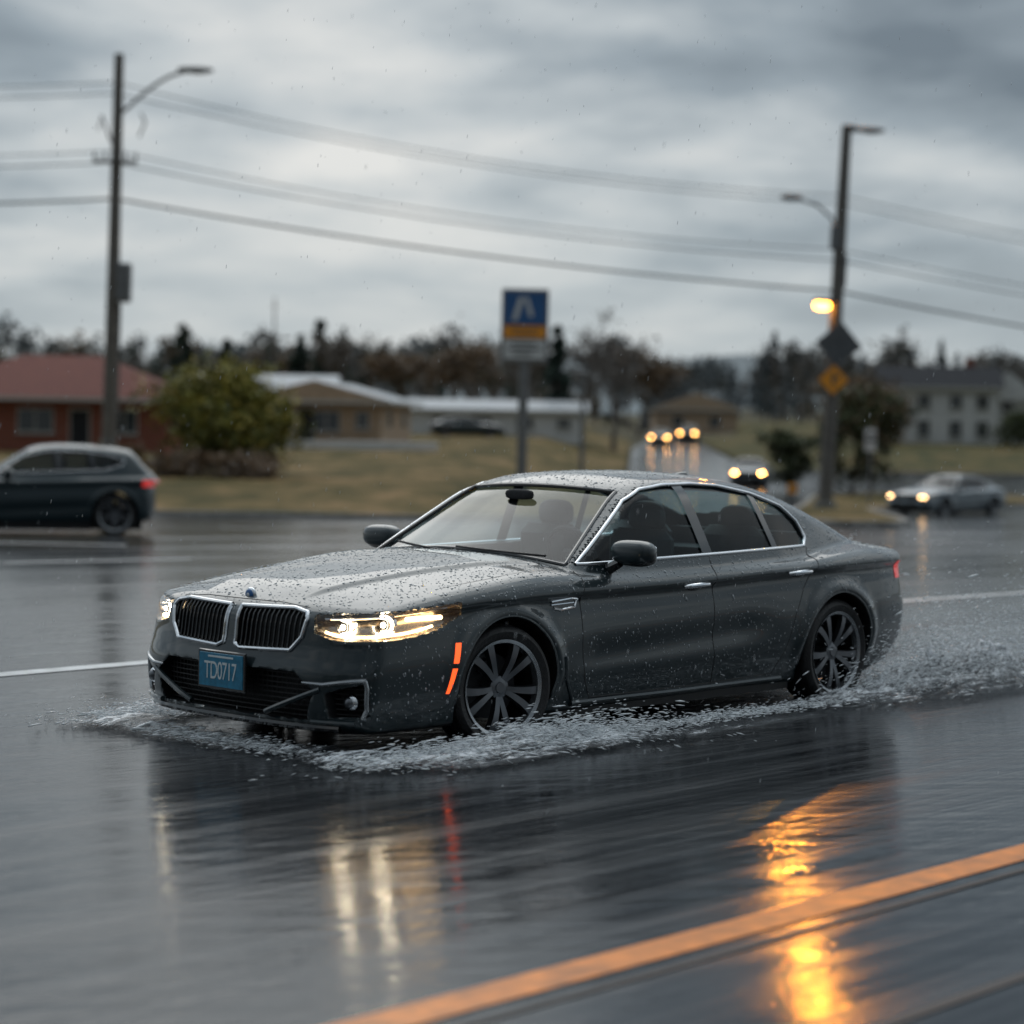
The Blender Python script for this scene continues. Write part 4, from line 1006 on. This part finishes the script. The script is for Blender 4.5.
rp=gauss(X,-4.4,.95)*gauss(ay,.92,.30)*.19*(.1+1.5*nz*rd2**2)+gauss(X,.05,.42)*gauss(ay,1.12,.15)*.075*(.1+1.5*nz*rd2**2)+gauss(X,1.0,.22)*sstep((1.15-ay)/.3)*.035*nz
ht=ht+rp
foam=np.clip(env*(rd**8*1.0+rd2**9*1.0+nf*.45+nz*.35)+rp*1.4-.50,0,1)*1.35
V=np.stack([X,Y,ht+.003],-1).reshape(-1,3); nx_,ny_=X.shape
ii=(np.arange(nx_-1)[:,None]*ny_+np.arange(ny_-1)[None,:]).reshape(-1)
F=np.stack([ii,ii+ny_,ii+ny_+1,ii+1],1)
ef=env.reshape(-1)[F].max(1)>.12
F=F[ef]; u,inv=np.unique(F,return_inverse=True); V=V[u]; F=inv.reshape(F.shape); fo=foam.reshape(-1)[u]; en=env.reshape(-1)[u]
m,nt,out=newmat('foamy_water'); N=nt.nodes; L=nt.links
at=N.new('ShaderNodeAttribute'); at.attribute_name='foam'; ae=N.new('ShaderNodeAttribute'); ae.attribute_name='edge'
tc=N.new('ShaderNodeTexCoord'); mp=N.new('ShaderNodeMapping'); mp.inputs['Scale'].default_value=(7,60,45); nn=N.new('ShaderNodeTexNoise'); nn.inputs['Scale'].default_value=1; nn.inputs['Detail'].default_value=6; nn.inputs['Roughness'].default_value=.72
L.new(tc.outputs['Object'],mp.inputs[0]); L.new(mp.outputs[0],nn.inputs['Vector'])
mu=N.new('ShaderNodeMath'); mu.operation='MULTIPLY'; mr=N.new('ShaderNodeMapRange'); mr.inputs['From Min'].default_value=.40; mr.inputs['From Max'].default_value=.62; mr.inputs['To Min'].default_value=.06; mr.inputs['To Max'].default_value=1.4
L.new(nn.outputs['Fac'],mr.inputs[0]); L.new(at.outputs['Fac'],mu.inputs[0]); L.new(mr.outputs[0],mu.inputs[1]); mu.use_clamp=True
wa=N.new('ShaderNodeBsdfPrincipled'); wa.inputs['Base Color'].default_value=(.02,.025,.03,1); wa.inputs['Roughness'].default_value=.08; wa.inputs['IOR'].default_value=1.33
fm=N.new('ShaderNodeBsdfPrincipled'); fm.inputs['Base Color'].default_value=(.80,.84,.88,1); fm.inputs['Roughness'].default_value=.3
bp=N.new('ShaderNodeBump'); bp.inputs['Strength'].default_value=.3; bp.inputs['Distance'].default_value=.012; L.new(nn.outputs['Fac'],bp.inputs['Height']); L.new(bp.outputs[0],wa.inputs['Normal']); L.new(bp.outputs[0],fm.inputs['Normal'])
mx=N.new('ShaderNodeMixShader'); L.new(mu.outputs[0],mx.inputs[0]); L.new(wa.outputs[0],mx.inputs[1]); L.new(fm.outputs[0],mx.inputs[2])
tr=N.new('ShaderNodeBsdfTransparent'); mx2=N.new('ShaderNodeMixShader')
al=N.new('ShaderNodeMath'); al.operation='MAXIMUM'; L.new(ae.outputs['Fac'],al.inputs[0]); L.new(mu.outputs[0],al.inputs[1])
L.new(al.outputs[0],mx2.inputs[0]); L.new(tr.outputs[0],mx2.inputs[1]); L.new(mx.outputs[0],mx2.inputs[2]); L.new(mx2.outputs[0],out.inputs[0])
M['foam']=m
spl=empty('water_splash',(-.68,12.09,0),(0,0,R(227)))
o=obj('wake',V,F,'foam',spl)
a=o.data.attributes.new('foam','FLOAT','POINT'); a.data.foreach_set('value',fo.astype(np.float32))
a=o.data.attributes.new('edge','FLOAT','POINT'); a.data.foreach_set('value',(sstep((en-.25)/.8)*.70).astype(np.float32))
def spray(n,x0,y0,vx,vy,vz,sx,sy,r):
    t=r.uniform(0,1,n)**1.2; V0=np.stack([r.normal(vx,abs(vx)*.35+.2,n),r.normal(vy,abs(vy)*.4+.1,n),np.abs(r.normal(vz,vz*.45,n))],1)
    T=2*V0[:,2]/9.8*t; P0=np.stack([r.normal(x0,sx,n),r.normal(y0,sy,n),np.full(n,.02)],1)+V0*T[:,None]; P0[:,2]-=4.9*T**2
    vel=V0.copy(); vel[:,2]-=9.8*T; return P0,vel
Ps=[];Vs=[]
for s in(1,-1):
    for a in [(5600,.05,s*1.06,-1.6,s*.9,.95,.32,.09),(2000,.75,s*1.05,.1,s*.8,.7,.28,.09),(5500,-3.5,s*.92,-3.2,s*.5,2.0,.30,.10),(8500,-4.3,s*.85,-3.0,s*.3,1.9,.7,.22),(2600,-1.5,s*1.08,-1.6,s*.3,.5,.9,.07)]:
        p,v_=spray(*a,rng); Ps.append(p);Vs.append(v_)
p,v_=spray(1600,1.15,0,.4,.0,.6,.06,.5,rng); Ps.append(p);Vs.append(v_)
P0=np.concatenate(Ps);VV=np.concatenate(Vs); n=len(P0)
d=VV+np.array([-3.5,0,0]); d/=np.linalg.norm(d,axis=1)[:,None]; a1=np.cross(d,[0,0,1.]); a1/=np.linalg.norm(a1,axis=1)[:,None]; a2=np.cross(d,a1)
r=rng.gamma(2.0,.00065,n)+.0008; el=rng.uniform(3,13,n)
A=np.stack([d*(r*el)[:,None],a1*r[:,None],a2*r[:,None]],2)
M['spray']=pmat('spray_water',(.80,.84,.87),.25,0,0,spec=.5)
blobs('droplets',P0,A,'spray',spl)
# falling rain
n=1500; y=rng.uniform(8.5,20,n); P0=np.stack([rng.uniform(-.30,.30,n)*y,y,rng.uniform(0,5.0,n)],1)
d=np.tile(np.array([-.16,.02,-1.]),(n,1))+rng.normal(0,.05,(n,3)); d/=np.linalg.norm(d,axis=1)[:,None]; a1=np.cross(d,[0,1.,0]); a1/=np.linalg.norm(a1,axis=1)[:,None]; a2=np.cross(d,a1)
r=rng.uniform(.0008,.0015,n); el=rng.uniform(5,12,n)
blobs('rain',P0,np.stack([a1*r[:,None],a2*r[:,None],d*(r*el)[:,None]],2),'spray')

# ================================================================ SKY & LIGHT
w=bpy.data.worlds.new("World"); scene.world=w; w.use_nodes=True; nt=w.node_tree; N=nt.nodes; L=nt.links; N.clear()
out=N.new('ShaderNodeOutputWorld')
sky=N.new('ShaderNodeTexSky'); sky.sky_type='NISHITA'; sky.sun_disc=False; sky.sun_elevation=R(48); sky.sun_rotation=R(-12)
bg1=N.new('ShaderNodeBackground'); bg1.inputs[1].default_value=.06; L.new(sky.outputs[0],bg1.inputs[0])
tc=N.new('ShaderNodeTexCoord'); sp=N.new('ShaderNodeSeparateXYZ'); L.new(tc.outputs['Generated'],sp.inputs[0])
def mth(op,a,b=None,c=None,clamp=False):
    k=N.new('ShaderNodeMath'); k.operation=op; k.use_clamp=clamp
    for i,q in enumerate((a,b,c)):
        if q is None: continue
        if isinstance(q,(int,float)): k.inputs[i].default_value=q
        else: L.new(q,k.inputs[i])
    return k.outputs[0]
zz=mth('MAXIMUM',sp.outputs[2],0.0); den=mth('ADD',zz,.19)
cx=N.new('ShaderNodeCombineXYZ'); L.new(mth('DIVIDE',sp.outputs[0],den),cx.inputs[0]); L.new(mth('DIVIDE',sp.outputs[1],den),cx.inputs[1])
def noise(scale,detail,rough,dist,loc):
    mp=N.new('ShaderNodeMapping'); mp.inputs['Location'].default_value=loc; L.new(cx.outputs[0],mp.inputs[0])
    n=N.new('ShaderNodeTexNoise'); n.inputs['Scale'].default_value=scale; n.inputs['Detail'].default_value=detail; n.inputs['Roughness'].default_value=rough; n.inputs['Distortion'].default_value=dist
    L.new(mp.outputs[0],n.inputs['Vector']); return n.outputs['Fac']
n1=noise(2.5,7,.50,.15,(2.3,.7,0)); n2=noise(1.0,3,.5,.1,(5.1,1.7,0))
mixn=mth('ADD',mth('MULTIPLY',n1,.62),mth('MULTIPLY',n2,.38))
mixn=mth('ADD',mth('MULTIPLY',mth('SUBTRACT',mixn,.5),1.45),.5)
def glow(c,rad,amp):
    dt=N.new('ShaderNodeVectorMath'); dt.operation='DISTANCE'; L.new(tc.outputs['Generated'],dt.inputs[0]); dt.inputs[1].default_value=c
    g_=mth('SUBTRACT',1.0,mth('DIVIDE',dt.outputs['Value'],rad),clamp=True); g_=mth('MULTIPLY',g_,g_); return mth('MULTIPLY',g_,amp)
val=mth('ADD',mixn,mth('ADD',glow((-.09,.985,.13),.28,.32),glow((.22,.96,.26),.32,-.26)))
cr=N.new('ShaderNodeValToRGB'); e=cr.color_ramp.elements; e[0].position=.28; e[0].color=(.165,.205,.240,1); e[1].position=.82; e[1].color=(.80,.80,.775,1); k=e.new(.47); k.color=(.31,.365,.405,1); k=e.new(.62); k.color=(.53,.575,.595,1)
L.new(val,cr.inputs[0])
mh=N.new('ShaderNodeMixRGB'); hz=mth('SUBTRACT',1.0,mth('DIVIDE',zz,.12),clamp=True); L.new(mth('MULTIPLY',hz,.85),mh.inputs[0]); L.new(cr.outputs[0],mh.inputs[1]); mh.inputs[2].default_value=(.46,.52,.555,1)
mg=N.new('ShaderNodeMixRGB'); mg.blend_type='MULTIPLY'; mg.inputs[0].default_value=1
zg=mth('ADD',1.0,mth('MULTIPLY',mth('SUBTRACT',zz,.2,clamp=True),2.6))
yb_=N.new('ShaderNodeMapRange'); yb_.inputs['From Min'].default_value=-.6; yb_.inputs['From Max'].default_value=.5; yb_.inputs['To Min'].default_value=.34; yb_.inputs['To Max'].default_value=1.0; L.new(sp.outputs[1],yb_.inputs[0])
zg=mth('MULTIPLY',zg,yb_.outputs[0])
cz=N.new('ShaderNodeCombineXYZ'); [L.new(zg,cz.inputs[i]) for i in range(3)]
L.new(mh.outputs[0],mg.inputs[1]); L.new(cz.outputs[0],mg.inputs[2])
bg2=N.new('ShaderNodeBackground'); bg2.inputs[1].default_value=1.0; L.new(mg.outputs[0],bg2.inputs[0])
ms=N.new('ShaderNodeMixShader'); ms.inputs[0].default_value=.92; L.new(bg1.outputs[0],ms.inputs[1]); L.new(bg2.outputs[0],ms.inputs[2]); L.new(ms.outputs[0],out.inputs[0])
sl=bpy.data.lights.new('sun','SUN'); sl.energy=.8; sl.angle=R(60); sl.color=(1,.95,.88); so=link(bpy.data.objects.new('sun',sl))
sd_=Vector((-math.sin(R(12))*math.cos(R(48)),math.cos(R(12))*math.cos(R(48)),math.sin(R(48)))); so.rotation_euler=sd_.to_track_quat('Z','Y').to_euler(); so.location=(0,0,40)

# ================================================================ CAMERA
cd=bpy.data.cameras.new('camera'); cam=link(bpy.data.objects.new('camera',cd)); cd.sensor_width=36; cd.lens=76.5; cd.clip_end=6000; cd.clip_start=.1
cam.matrix_world=Matrix.Translation((0,0,1.66))@Matrix.Rotation(R(90-2.16),4,'X')@Matrix.Rotation(R(1.0),4,'Z')
cd.dof.use_dof=True; cd.dof.focus_distance=11.9; cd.dof.aperture_fstop=1.25
scene.camera=cam
print('DONE')
